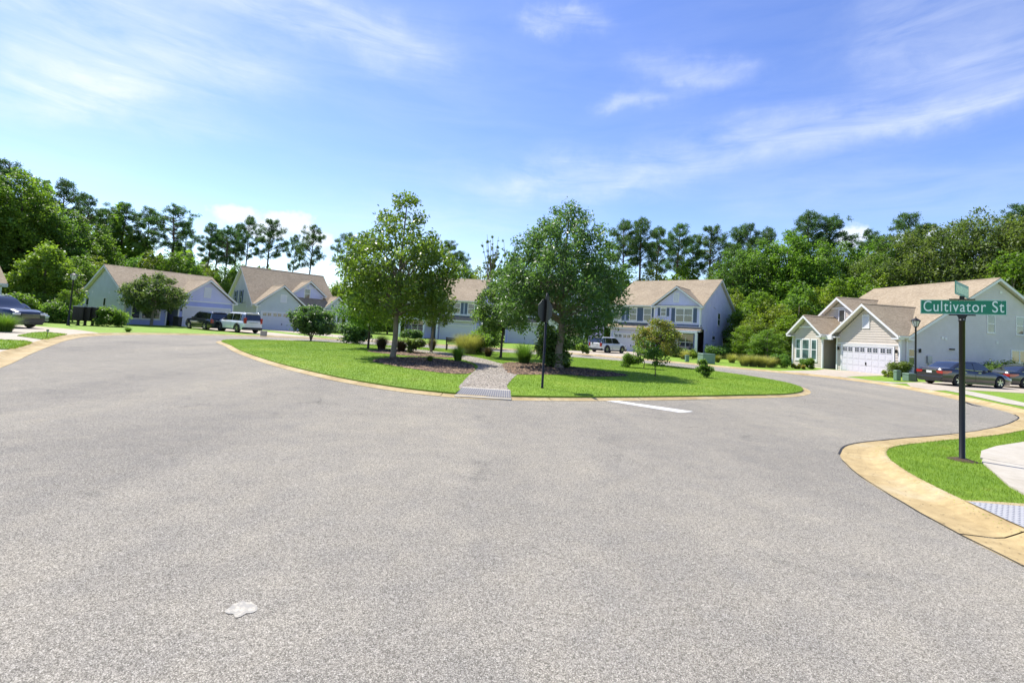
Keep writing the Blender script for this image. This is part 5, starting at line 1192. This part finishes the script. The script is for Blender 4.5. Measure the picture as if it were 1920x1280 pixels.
# the two big trees of the island
tree('magnolia_tree', 'tall airy olive-leaved tree with forked pale trunk, left of the gravel path', 'tree', (-5.7, 23.9), 8.4, 1.85, [(0, 1.8), (.12, 2.6), (.35, 2.75), (.55, 2.35), (.7, 1.55), (.85, .95), (1, .5)], 170, .5, 18000, .2, L_MAG, LBARK, .14, 5, (1.7, 7.6), .42, .1, .7, nl=60, shell=.5)
tree('shade_tree', 'big dense dark green tree right of the path, behind the stop sign', 'tree', (2.48, 23.5), 8.35, 1.7, [(0, 2.1), (.12, 2.95), (.4, 3.0), (.62, 2.45), (.78, 1.7), (.9, .85), (1, .3)], 200, .52, 36000, .175, L_DEEP, LBARK, .19, 8, (1.5, 7.4), .38, .3, .6, nl=40)
tree('young_tree', 'slim young tree with round dark crown, in front of the hidden middle house', 'tree', (-.5, 29.64), 5.6, 1.5, [(0, 1.0), (.2, 1.75), (.6, 1.6), (.85, .9), (1, .3)], 60, .45, 11000, .17, L_DEEP, DBARK, .075, 9, (1.5, 5), .45, .3, .5)
tree('young_tree', 'small leafy tree on a thin trunk left of the big olive-leaved tree', 'tree', (-8.98, 30.8), 4.4, 1.35, [(0, 1.0), (.25, 1.9), (.6, 1.7), (1, .4)], 55, .48, 10000, .18, L_WOOD, DBARK, .07, 10, (1.4, 4), .45, .3, .4)
tree('crape_myrtle', 'thin pale-stemmed tree with sparse dark foliage behind the olive-leaved tree', 'tree', (-4.95, 30.95), 4.1, 1.7, [(0, .5), (.3, 1.25), (.7, 1.2), (1, .3)], 34, .34, 3600, .16, L_OAK, LBARK, .075, 12, (1.3, 3.6), .5, .2, .3)
tree('small_tree', 'rounded broad-crowned tree growing in front of the blue house windows', 'tree', PD(285, 600, 48.5)[:2], 5.3, 1.7, [(0, 1.6), (.2, 2.8), (.5, 2.6), (.75, 1.6), (1, .5)], 85, .58, 14000, .22, L_OAK, LBARK, .13, 13, (1.4, 4.6), .5, .3, .2)
tree('maple_tree', 'yellow-green full tree left of the lamp post by the mailboxes', 'tree', PD(80, 560, 44.5)[:2], 7.5, .8, [(0, 1.9), (.2, 2.5), (.45, 2.2), (.7, 1.5), (.88, .8), (1, .3)], 150, .55, 20000, .24, L_YEL, LBARK, .16, 14, (1.2, 7), .55, .3, .2)
tree('small_conifer', 'light green feathery sapling right of the yellow-green tree at left', 'tree', PD(121, 600, 42)[:2], 3.0, .3, [(0, .9), (.3, 1.0), (.7, .6), (1, .15)], 40, .3, 5000, .16, L_LIGHT, LBARK, .05, 15, (.5, 2.6), .3, .2, .2)
tree('crape_myrtle', 'rust and green leaved small tree on the lawn before the right two-storey house', 'tree', (9.75, 31.6), 3.05, .7, [(0, .8), (.3, 1.55), (.65, 1.4), (1, .4)], 52, .36, 7000, .15, L_RUST, DBARK, .06, 16, (.7, 2.7), .5, .3, .2)
tree('crape_myrtle', 'white-flecked green shrub tree before the sage house garage', 'tree', (-15.71, 38.22), 2.7, .65, [(0, 1.1), (.3, 1.65), (.7, 1.35), (1, .4)], 60, .42, 9000, .2, L_DEEP, LBARK, .06, 17, (.6, 2.3), .5, .5, .1, multi=4)
tree('sapling', 'thin leafy sapling on the right of the island lawn', 'tree', (6.73, 22.1), 1.55, .45, [(0, .3), (.4, .5), (1, .2)], 20, .17, 900, .11, L_LIGHT, DBARK, .022, 18, (.4, 1.4), .45, .2, .3)
tree('sapling', 'dark leaved sapling left of the rust-leaved tree', 'tree', P(1207, 690), 1.75, .35, [(0, .35), (.4, .6), (1, .25)], 22, .2, 1300, .13, L_DEEP, DBARK, .022, 19, (.4, 1.5), .45, .2, .3)
# ---- shrubs
SH = [('leafy_shrub', 'low light green shrub before the garage of the right two-storey house', (6.99, 27.84), .85, 1.1, L_LIGHT, 4000, .08), ('leafy_shrub', 'small bright leafy shrub at the right of the island', (9.48, 23.33), 1.05, .85, L_WOOD, 4200, .085),
      ('large_leaf_shrub', 'large dark glossy shrub against the trunk of the dense island tree', P(1033, 687), 1.9, 2.1, L_DEEP, 7000, .18), ('flowering_shrub', 'pale-flecked bush at the left of the small leafy tree', P(664, 643), 2.3, 2.6, L_DEEP, 6500, .2),
      ('round_shrub', 'wide round yellow-green bush at the corner of the blue house', P(207, 612), 1.7, 2.7, L_LIGHT, 7000, .16), ('round_shrub', 'clipped round shrub at the left corner of the beige house', P(1465, 689), 1.25, 1.5, L_WOOD, 5200, .11), ('round_shrub', 'clipped round shrub beside the beige house entry', P(1514, 691), 1.05, 1.25, L_WOOD, 4800, .1),
      ('low_shrub', 'flat dark shrub under the triple window of the beige house', P(1490, 683), .9, 1.6, L_DEEP, 3000, .12), ('low_shrub', 'low rusty shrub row under the beige house window', P(1492, 691), .45, 1.9, L_RUST, 2600, .1), ('leafy_shrub', 'yellow-green shrub at the right side of the beige garage', P(1688, 706), 1.35, 1.7, L_OAK, 4500, .12), ('low_shrub', 'low pale plants at the foot of the beige garage shrub', P(1665, 707), .5, 1.5, L_YEL, 2000, .1),
      ('leafy_shrub', 'bright light green bush at the right edge behind the cars', PD(1916, 690, 36)[:2], 2.0, 2.6, L_YEL, 5500, .16), ('hedge', 'dark hedge along the side of the beige house', PD(1862, 690, 35.5)[:2], 1.7, 3.3, L_DEEP, 7500, .14), ('hedge', 'low dark hedge before the porch of the right two-storey house', PD(1272, 660, 50)[:2], 1.1, 3.6, L_DEEP, 6000, .15),
      ('hedge', 'dark shrubs along the side wall of the right two-storey house', PD(1346, 660, 54)[:2], 1.6, 3.4, L_DEEP, 6000, .16), ('low_shrub', 'yellow-green low bush at the porch corner of the right two-storey house', PD(1298, 665, 48)[:2], .95, 1.8, L_YEL, 2500, .13), ('low_shrub', 'dark foundation shrubs under the blue house windows', PD(285, 605, 52)[:2], .7, 4.6, L_DEEP, 5000, .15),
      ('hedge', 'dark shrubs under the porch of the sage house', PD(632, 620, 62)[:2], 1.2, 4.6, L_DEEP, 6000, .18), ('low_shrub', 'small shrub at the left side of the sage garage door', PD(480, 610, 57)[:2], 1.0, 1.4, L_WOOD, 2500, .14), ('leafy_shrub', 'light green bushy plant behind the path grasses', P(893, 662), 1.7, 1.9, L_LIGHT, 5200, .16),
      ('leafy_shrub', 'green shrub before the garage of the middle house', PD(912, 640, 44)[:2], 2.4, 2.8, L_WOOD, 6500, .18), ('hedge', 'dark shrubs before the porch of the left two-storey house', PD(772, 640, 60)[:2], 1.3, 3.6, L_DEEP, 5500, .18), ('flowering_shrub', 'white-flecked shrub behind the big olive-leaved trunk', P(780, 662), 1.1, 1.2, L_OAK, 3200, .14),
      ('leafy_shrub', 'bush against the left edge behind the navy SUV', PD(30, 590, 40)[:2], 2.6, 3.2, L_LIGHT, 6500, .2), ('leafy_shrub', 'broad bush behind the silver car', PD(100, 596, 41)[:2], 2.0, 3.4, L_WOOD, 6500, .2), ('hedge', 'dark bushes before the porch of the hidden middle house', PD(1070, 655, 52)[:2], 1.7, 4.2, L_DEEP, 6500, .18),
      ('small_bush', 'little round bush on the lawn of the hidden middle house', P(1092, 664), 1.2, 1.2, L_LIGHT, 2200, .14)]
for i, (nm, lb, q, h, w, m, n, s_) in enumerate(SH):
    g = np.random.default_rng(200+i); r = w/2; nC = max(14, int(14*w*max(1, h)/1.5)); cl = []
    for c in range(nC):
        a = g.uniform(0, 2*PI); rr = r*.75*math.sqrt(g.uniform()); z = h*g.uniform(.15, .78)*(1-.35*(rr/r)**2); fl = .5 if nm == 'hedge' or 'row' in lb or w > 3 else 1
        cl.append((math.cos(a)*rr, math.sin(a)*rr*fl, z, min(h*.32, r*.45)*g.uniform(.7, 1.1)))
    root = empty(nm, (*q, .095), R(-20)*0); tag(root, lb, 'shrub')
    c = crown_mesh('foliage', m, g, cl, n, s_, .5, .5, .1, .7); c.parent = root
    mb = MB(); limbs(mb, (0, 0), [v[:3] for v in cl[:9]], (.02, h*.3), .02+.008*h, g, 5); mb.build('stems', DBARK, root)
# ---- ornamental grasses
def tuft(label, q, h, w, m, n=500, seed=1, name='ornamental_grass', wid=.016):
    g = np.random.default_rng(seed); root = empty(name, (*q, .095)); tag(root, label, 'ornamental grass')
    a = g.uniform(0, 2*PI, n); r0 = w*.16*np.sqrt(g.uniform(0, 1, n)); out = w*.5*g.uniform(.15, 1.15, n); hh = h*g.uniform(.45, 1.1, n)
    ts = np.array([0, .35, .7, 1.0]); V = np.zeros((n, 8, 3)); s = wid*g.uniform(.6, 1.3, n)
    for i, t in enumerate(ts):
        R_ = r0+out*t**1.7; z = hh*(t*1.35-.42*t**2*(1+out/w)); ww = s*(1-t*.85)/2
        x, y = np.cos(a)*R_, np.sin(a)*R_; V[:, i*2] = np.stack([x-np.sin(a)*ww, y+np.cos(a)*ww, z], 1); V[:, i*2+1] = np.stack([x+np.sin(a)*ww, y-np.cos(a)*ww, z], 1)
    F = np.array([[0, 1, 3, 2], [2, 3, 5, 4], [4, 5, 7, 6]]); Fq = (F[None]+np.arange(n)[:, None, None]*8).reshape(-1, 4)
    o = npmesh('blades', V.reshape(-1, 3), Fq, m, root, np.repeat(np.clip(g.normal(.5, .2, n), 0, 1), 8)); return root
TU = [((-8.05, 30.5), 1.05, 1.3, L_PLUM, 'brownish round grass clump left of the olive-leaved tree trunk'), (P(752, 659), .95, 1.2, L_PLUM, 'brownish grass clump right of the olive-leaved tree trunk'), ((-5.41, 34.0), 1.0, .95, L_PLUM, 'small brown grass clump at the foot of the thin pale-stemmed tree'),
      ((-2.51, 24.03), .85, .95, L_GBLADE, 'upright green grass clump at the left edge of the gravel path'), (P(881, 663), 1.6, 2.2, L_STRAW, 'large arching straw-coloured grass clump beside the bench'), (P(868, 660), 1.5, 1.9, L_STRAW, 'tall hazy grass clump directly behind the bench'), ((-1.27, 29.99), .7, 1.0, L_PLUM, 'low plum-brown grass clump left of the slim young tree'),
      (P(982, 681), 1.25, 1.6, L_GBLADE, 'bright green fountain grass clump left of the stop sign'), (P(806, 678), .35, .45, L_GBLADE, 'tiny grass tuft in the mulch left of the path'), (P(1282, 673), 1.0, 1.5, L_STRAW, 'straw and green grass clump left of the green transformer box'), (P(1345, 679), .8, 1.0, L_RUST, 'reddish grass clump right of the green transformer box'),
      (P(1372, 680), 1.0, 1.4, L_STRAW, 'pale grass clump at the corner of the right two-storey house'), (P(1396, 686), 1.1, 1.7, L_STRAW, 'first clump from the left in the straw grass row between the right houses'), (P(1412, 687), 1.1, 1.7, L_STRAW, 'second clump from the left in the straw grass row between the right houses'),
      (P(1428, 688), 1.1, 1.7, L_STRAW, 'third clump from the left in the straw grass row between the right houses'), (P(1444, 688), 1.05, 1.6, L_STRAW, 'last clump of the straw grass row, beside the clipped round shrub'), (P(8, 622), 1.1, 1.7, L_GBLADE, 'bright green fountain grass clump at the left edge before the navy SUV'), (P(240, 622), .35, .6, L_GBLADE, 'low grass tuft on the lawn before the round bush'), (P(1063, 690), .35, .5, L_GBLADE, 'low tuft in the mulch right of the dense tree trunk')]
for i, (q, h, w, m, lb) in enumerate(TU): tuft(lb, q, h, w, m, int(500+500*w), 300+i)

# ---- woods behind the houses: a few crowns and stems of each kind, copied
TALL = {}
def proto(kind, v):
    key = (kind, v)
    if key in TALL: return TALL[key]
    g = np.random.default_rng(hash(kind) % 1000 if False else {'pine': 40, 'broad': 60, 'oak': 80, 'under': 90, 'bare': 95}[kind]+v)
    mb = MB(); H = 20.0
    if kind == 'pine':
        cl = []; base = H*g.uniform(.50, .62)
        mb.tube([(0, 0, -.3), (g.normal(0, .1), 0, H*.3), (g.normal(0, .25), g.normal(0, .2), H*.65), (g.normal(0, .2), g.normal(0, .2), H*.97)], [.27, .21, .15, .04], 8)
        nb = 28
        for i in range(nb):
            t = (i+g.uniform(0, .8))/nb; z = base+(H-.4-base)*t; L = (3.3*math.sin(PI*min(1, .22+.78*t))+.5)*g.uniform(.55, 1.15); a = i*2.4+g.uniform(-.5, .5)
            e = Vector((math.cos(a)*L, math.sin(a)*L, z+L*g.uniform(.1, .42))); s = Vector((0, 0, z-.2)); mb.tube([s, s.lerp(e, .5)+Vector((0, 0, .12*L)), e], [.07, .045, .02], 5, False)
            for q in range(int(3+L*1.6)):
                p = s.lerp(e, g.uniform(.42, 1.05)); cl.append((p.x+g.normal(0, .38), p.y+g.normal(0, .38), min(H-.3, p.z+g.uniform(-.05, .5)), g.uniform(.36, .68)))
        for i in range(7): a = g.uniform(0, 2*PI); z = base*g.uniform(.5, 1); mb.tube([(0, 0, z), (math.cos(a)*g.uniform(.5, 1.6), math.sin(a)*g.uniform(.5, 1.6), z+g.uniform(-.3, .5))], [.04, .012], 4, False)
        cr = crown_mesh('crown', L_PINE, g, cl, 15000, .25, .32, .25, 0, .45); bark = PBARK
    elif kind == 'broad':
        W = g.uniform(4.2, 5.2); cl = env_clumps(g, 230, H, 2.2, [(0, W*.55), (.2, W*.9), (.5, W), (.75, W*.8), (.92, W*.45), (1, W*.15)], .95)
        mb.tube([(0, 0, -.3), (.1, 0, 5), (g.normal(0, .3), .2, 11), (0, 0, 17)], [.34, .27, .17, .05], 8); limbs(mb, (0, 0), [c[:3] for c in cl[:34]], (4, 16), .12, g, 5)
        cr = crown_mesh('crown', L_WOOD if v % 2 else L_LIGHT if v == 2 else L_WOOD, g, cl, 21000, .36, .55, .45, .15, .62); bark = DBARK
    elif kind == 'oak':
        W = g.uniform(4.6, 5.6); cl = env_clumps(g, 210, H, 2.0, [(0, W*.7), (.3, W), (.6, W*.95), (.85, W*.65), (1, W*.25)], 1.05)
        mb.tube([(0, 0, -.3), (.2, .1, 4), (-.3, .2, 9), (.2, 0, 16)], [.4, .3, .2, .05], 8); limbs(mb, (0, 0), [c[:3] for c in cl[:40]], (3, 15), .14, g, 5)
        cr = crown_mesh('crown', L_OAK, g, cl, 21000, .34, .5, .3, .5, .6); bark = LBARK
    elif kind == 'under':
        W = 3.1; H = 10; cl = env_clumps(g, 110, H, .6, [(0, W*.7), (.3, W), (.65, W*.8), (1, W*.2)], .75)
        mb.tube([(0, 0, -.3), (0, .1, 3), (.1, 0, 8)], [.16, .11, .03], 7); limbs(mb, (0, 0), [c[:3] for c in cl[:16]], (1.5, 7), .06, g, 5)
        cr = crown_mesh('crown', (L_LIGHT, L_WOOD, L_YEL)[v % 3], g, cl, 11000, .28, .55, .4, .15, .6); bark = LBARK
    else:
        cl = []; mb.tube([(0, 0, -.3), (.1, 0, 8), (.4, 0, 13)], [.25, .18, .12], 7)
        for i in range(20):
            a = g.uniform(0, 2*PI); z = g.uniform(8.5, 13); e = Vector((math.cos(a)*g.uniform(.8, 3), math.sin(a)*g.uniform(.8, 3), g.uniform(14, 19.8))); s = Vector((.2, 0, z)); m_ = s.lerp(e, .5)+Vector((g.normal(0, .3), 0, .4)); mb.tube([s, m_, e], [.11, .07, .02], 5, False)
            for q in range(4): p = s.lerp(e, g.uniform(.4, 1)); cl.append((p.x+g.normal(0, .3), p.y, p.z, g.uniform(.2, .42)))
        cr = crown_mesh('crown', L_OAK, g, cl, 3000, .26, .5, .3, .3, .4); bark = LBARK
    tk = mb.build('trunk', bark, None, smooth=True)
    TALL[key] = (cr.data, tk.data, H); bpy.data.objects.remove(cr); bpy.data.objects.remove(tk); return TALL[key]
WHERE = [(-9e9, 165, 'at the left end of the woods'), (165, 445, 'behind the long blue house'), (445, 640, 'behind the steep-roofed sage house'), (640, 900, 'behind the left two-storey house'), (900, 1130, 'behind the dense island tree'), (1130, 1380, 'behind the rightmost two-storey house'), (1380, 1610, 'left of the beige house'), (1610, 1770, 'behind the left of the beige roof'), (1770, 9e9, 'behind the beige house gable')]
KN = {'pine': ('pine_tree', 'tall bare-stemmed pine'), 'broad': ('broadleaf_tree', 'tall leafy green tree'), 'oak': ('oak_tree', 'grey-green drooping broad tree'), 'under': ('understorey_tree', 'lower bright green tree'), 'bare': ('dead_topped_tree', 'thin-leaved grey branching tree')}
# kind, px, py of the top, distance, width scale
T = []
for px, py, d, w in [(18, 300, 60, 1), (128, 338, 66, .9), (168, 366, 70, .9), (205, 392, 80, .8), (237, 380, 80, 1), (284, 389, 82, .8), (331, 384, 80, 1.05), (352, 420, 96, .7), (398, 418, 84, .75), (412, 430, 90, .8), (430, 424, 84, .8), (447, 420, 90, .7), (470, 405, 86, .7), (510, 411, 84, .9), (556, 440, 90, .55), (588, 421, 86, .8), (655, 436, 84, .9), (668, 470, 92, .8), (843, 450, 86, .9), (866, 470, 90, .8), (1172, 412, 84, 1), (1205, 410, 84, 1.1), (1236, 425, 92, .9), (1275, 418, 86, 1), (1300, 440, 96, .8), (1334, 423, 84, 1), (1386, 424, 88, .9), (1404, 418, 86, .9), (1440, 426, 84, .8), (1520, 398, 76, 1.25), (1556, 404, 76, 1.1), (1628, 430, 82, .9), (1700, 400, 72, 1.1), (1735, 418, 74, 1), (1917, 380, 62, 1), (1990, 360, 60, 1), (-40, 270, 58, 1)]: T.append(('pine', px, py, d, w))
for px, py, d, w in [(-30, 300, 54, 1), (45, 318, 58, 1), (95, 372, 60, 1), (140, 395, 64, .95), (180, 420, 68, .9), (1380, 455, 74, .85), (1430, 448, 72, .95), (1478, 432, 70, 1), (1520, 440, 68, 1), (1580, 452, 70, .9), (1620, 462, 72, .9), (1655, 440, 68, .95), (-110, 280, 56, 1), (1345, 490, 80, .7), (995, 500, 86, .8), (1120, 480, 84, .8)]: T.append(('broad', px, py, d, w))
for px, py, d, w in [(1690, 432, 66, 1), (1735, 425, 62, 1), (1790, 412, 60, 1), (1845, 392, 58, 1), (1890, 405, 56, 1), (1940, 398, 54, 1.05), (2010, 380, 52, 1), (1640, 470, 64, .9)]: T.append(('oak', px, py, d, w))
for i, (px, py, d, w) in enumerate([(-60, 430, 54, 1.1), (-5, 450, 56, 1),  (110, 470, 56, 1), (150, 475, 58, 1), (185, 480, 62, 1), (215, 470, 70, 1), (255, 478, 72, 1), (290, 470, 74, 1), (325, 472, 74, 1), (362, 485, 76, .9), (392, 495, 78, .9), (420, 498, 78, .8), (452, 490, 80, .8), (490, 500, 82, .8), (530, 508, 84, .7), (600, 520, 80, .7), (640, 520, 76, .9), (690, 500, 74, 1), (735, 510, 78, 1), (780, 500, 80, 1), (820, 510, 80, 1), (868, 492, 80, 1), (905, 500, 80, 1), (950, 505, 80, 1), (1010, 510, 80, 1), (1060, 505, 80, 1), (1110, 510, 80, 1), (1160, 500, 82, 1), (1225, 495, 84, 1), (1285, 490, 84, 1), (1340, 520, 74, 1), (1375, 540, 68, 1), (1400, 560, 62, 1), (1425, 545, 60, 1.1), (1450, 560, 58, 1.1), (1476, 590, 54, 1), (1500, 530, 60, 1.1), (1535, 540, 60, 1.1), (1570, 520, 62, 1.1), (1610, 510, 62, 1.1), (1655, 505, 62, 1.1), (1395, 610, 54, .9), (1440, 615, 50, .9), (1415, 590, 56, 1), (1900, 470, 52, 1), (1960, 480, 50, 1)]): T.append(('under', px, py, d, w))
T += [('bare', 925, 440, 78, 1), ('bare', 962, 448, 80, .9), ('bare', 1068, 560, 80, .8)]
T.sort(key=lambda q: (q[0], q[1]))
ORD = ['first', 'second', 'third', 'fourth', 'fifth', 'sixth', 'seventh', 'eighth', 'ninth', 'tenth', 'eleventh', 'twelfth', 'thirteenth', 'fourteenth', 'fifteenth']
cnt = {}; tot = {}
def reg(px): return next(i for i, (a, b, _) in enumerate(WHERE) if a <= px < b)
for t in T: tot[(t[0], reg(t[1]))] = tot.get((t[0], reg(t[1])), 0)+1
for i, (kind, px, py, d, w) in enumerate(T):
    r = reg(px); c = cnt.get((kind, r), 0); cnt[(kind, r)] = c+1
    v = i % (4 if kind == 'pine' else 3); cd, td, H0 = proto(kind, v)
    X, Y, Z = PD(px, py, d); hgt = max(3, Z); nm, desc = KN[kind]
    lb = desc+' '+WHERE[r][2]+('' if tot[(kind, r)] == 1 else ', %s from the left' % ORD[c])
    root = empty(nm, (X, Y, 0), rnd.uniform(0, 2*PI)); sz = hgt/H0; sw = w*(1.0 if kind in ('under',) else .92)*(.5+.5*sz)
    root.scale = (sw, sw, sz); tag(root, lb, 'tree', 'trees of the woods behind the houses')
    for nm2, dt in (('crown', cd), ('trunk', td)):
        o = bpy.data.objects.new(nm2, dt); COL.objects.link(o); o.parent = root
# the far wood, one mass
g = np.random.default_rng(500); n = 60000
az = g.uniform(-1.0, 1.0, n); dist = g.uniform(100, 116, n); px_ = 960+900*np.tan(az)
hmax = np.interp(px_, [-500, 100, 300, 380, 450, 560, 640, 720, 1100, 1300, 1500, 2300], [17, 17, 13, 9.5, 10, 8, 8, 11, 11, 14, 18, 19])
bumpy = 1+.13*np.sin(az*61)+.1*np.sin(az*143+1)+.07*np.sin(az*307+2)
z = hmax*bumpy*g.uniform(0, 1, n)**.7
C = np.stack([dist*np.sin(az), dist*np.cos(az), z], 1)
V, F, t = leafquads(g, C, 1.15, .6, .3, 0, None); fw_ = npmesh('distant_wood', V, F, L_WOOD, tint=t); tag(fw_, 'far mass of woodland closing the gaps between the stems', 'woodland', kind='stuff')
# garden strip of fallen leaves and grass behind houses is left to the ground sheet

# ------------------------------------------------------------------ small wear and litter
def litter(name, pts_fn, n, size, m, label, seed):
    g = np.random.default_rng(seed); xy = np.array([pts_fn(g) for _ in range(n)]); C = np.stack([xy[:, 0], xy[:, 1], xy[:, 2]], 1)
    V, F, t = leafquads(g, C, size, .5, 4.0, 0, None); o = npmesh(name, V, F, m, tint=t); tag(o, label, 'leaf litter', kind='stuff')
def along(line, a, b, d0, d1, z0, z1, sd):
    def f(g):
        i = int(g.integers(a, b)); p, q = line[i], line[(i+1) % len(line)]; t = (q-p).normalized(); nn = Vector((-t.y, t.x))*sd; d = g.uniform(d0, d1); r = p.lerp(q, g.uniform())+nn*d
        return (r.x, r.y, g.uniform(z0, z1))
    return f
DEB = m_chip('dry_debris', [(0, (.07, .055, .03)), (.6, (.22, .17, .09)), (1, (.38, .32, .2))])
litter('kerb_litter', along(ISL, 0, len(ISL)-2, -.25, .12, .004, .014, SI), 1500, .035, DEB, 'dry leaves and grit along the island kerb', 31)
i2 = min(range(len(OUT)), key=lambda i: (OUT[i]-Vector((4.5, 3))).length)
litter('kerb_litter', along(OUT, min(i1, i2), max(i1, i2), -.12, .3, .006, .012, SG), 500, .022, DEB, 'dry leaves and grit along the near right kerb', 32)
litter('clippings', along(OUT, min(i1, i2), max(i1, i2), .45, .68, .1, .115, SG), 900, .02, BLADE, 'grass clippings on the back of the near right kerb', 33)
b = OUT[min(i0, i2):max(i0, i2)]; seam('tar_seam', b[::2], .014, .011)
so = MB(); so.lathe((0, 0, 0), [(.001, .03), (.09, .028), (.15, .008), (.2, 0)], 14); o = so.build('soil_ring', MULCH, SG_, smooth=True)
for k in range(4): a = k*PI/2+.4; MB().lathe((.047*math.cos(a), .047*math.sin(a), 2.30), [(.001, .008), (.008, .006), (.008, -.006), (.001, -.008)], 6).build('bolt', GREYM, SG_)
for x in (-.47, -.03, .03, .47): MB().lathe((x, -.008, 2.605), [(.001, -.003), (.006, -.001), (.006, .003)], 8, 'y').build('rivet', GREYM, bl)
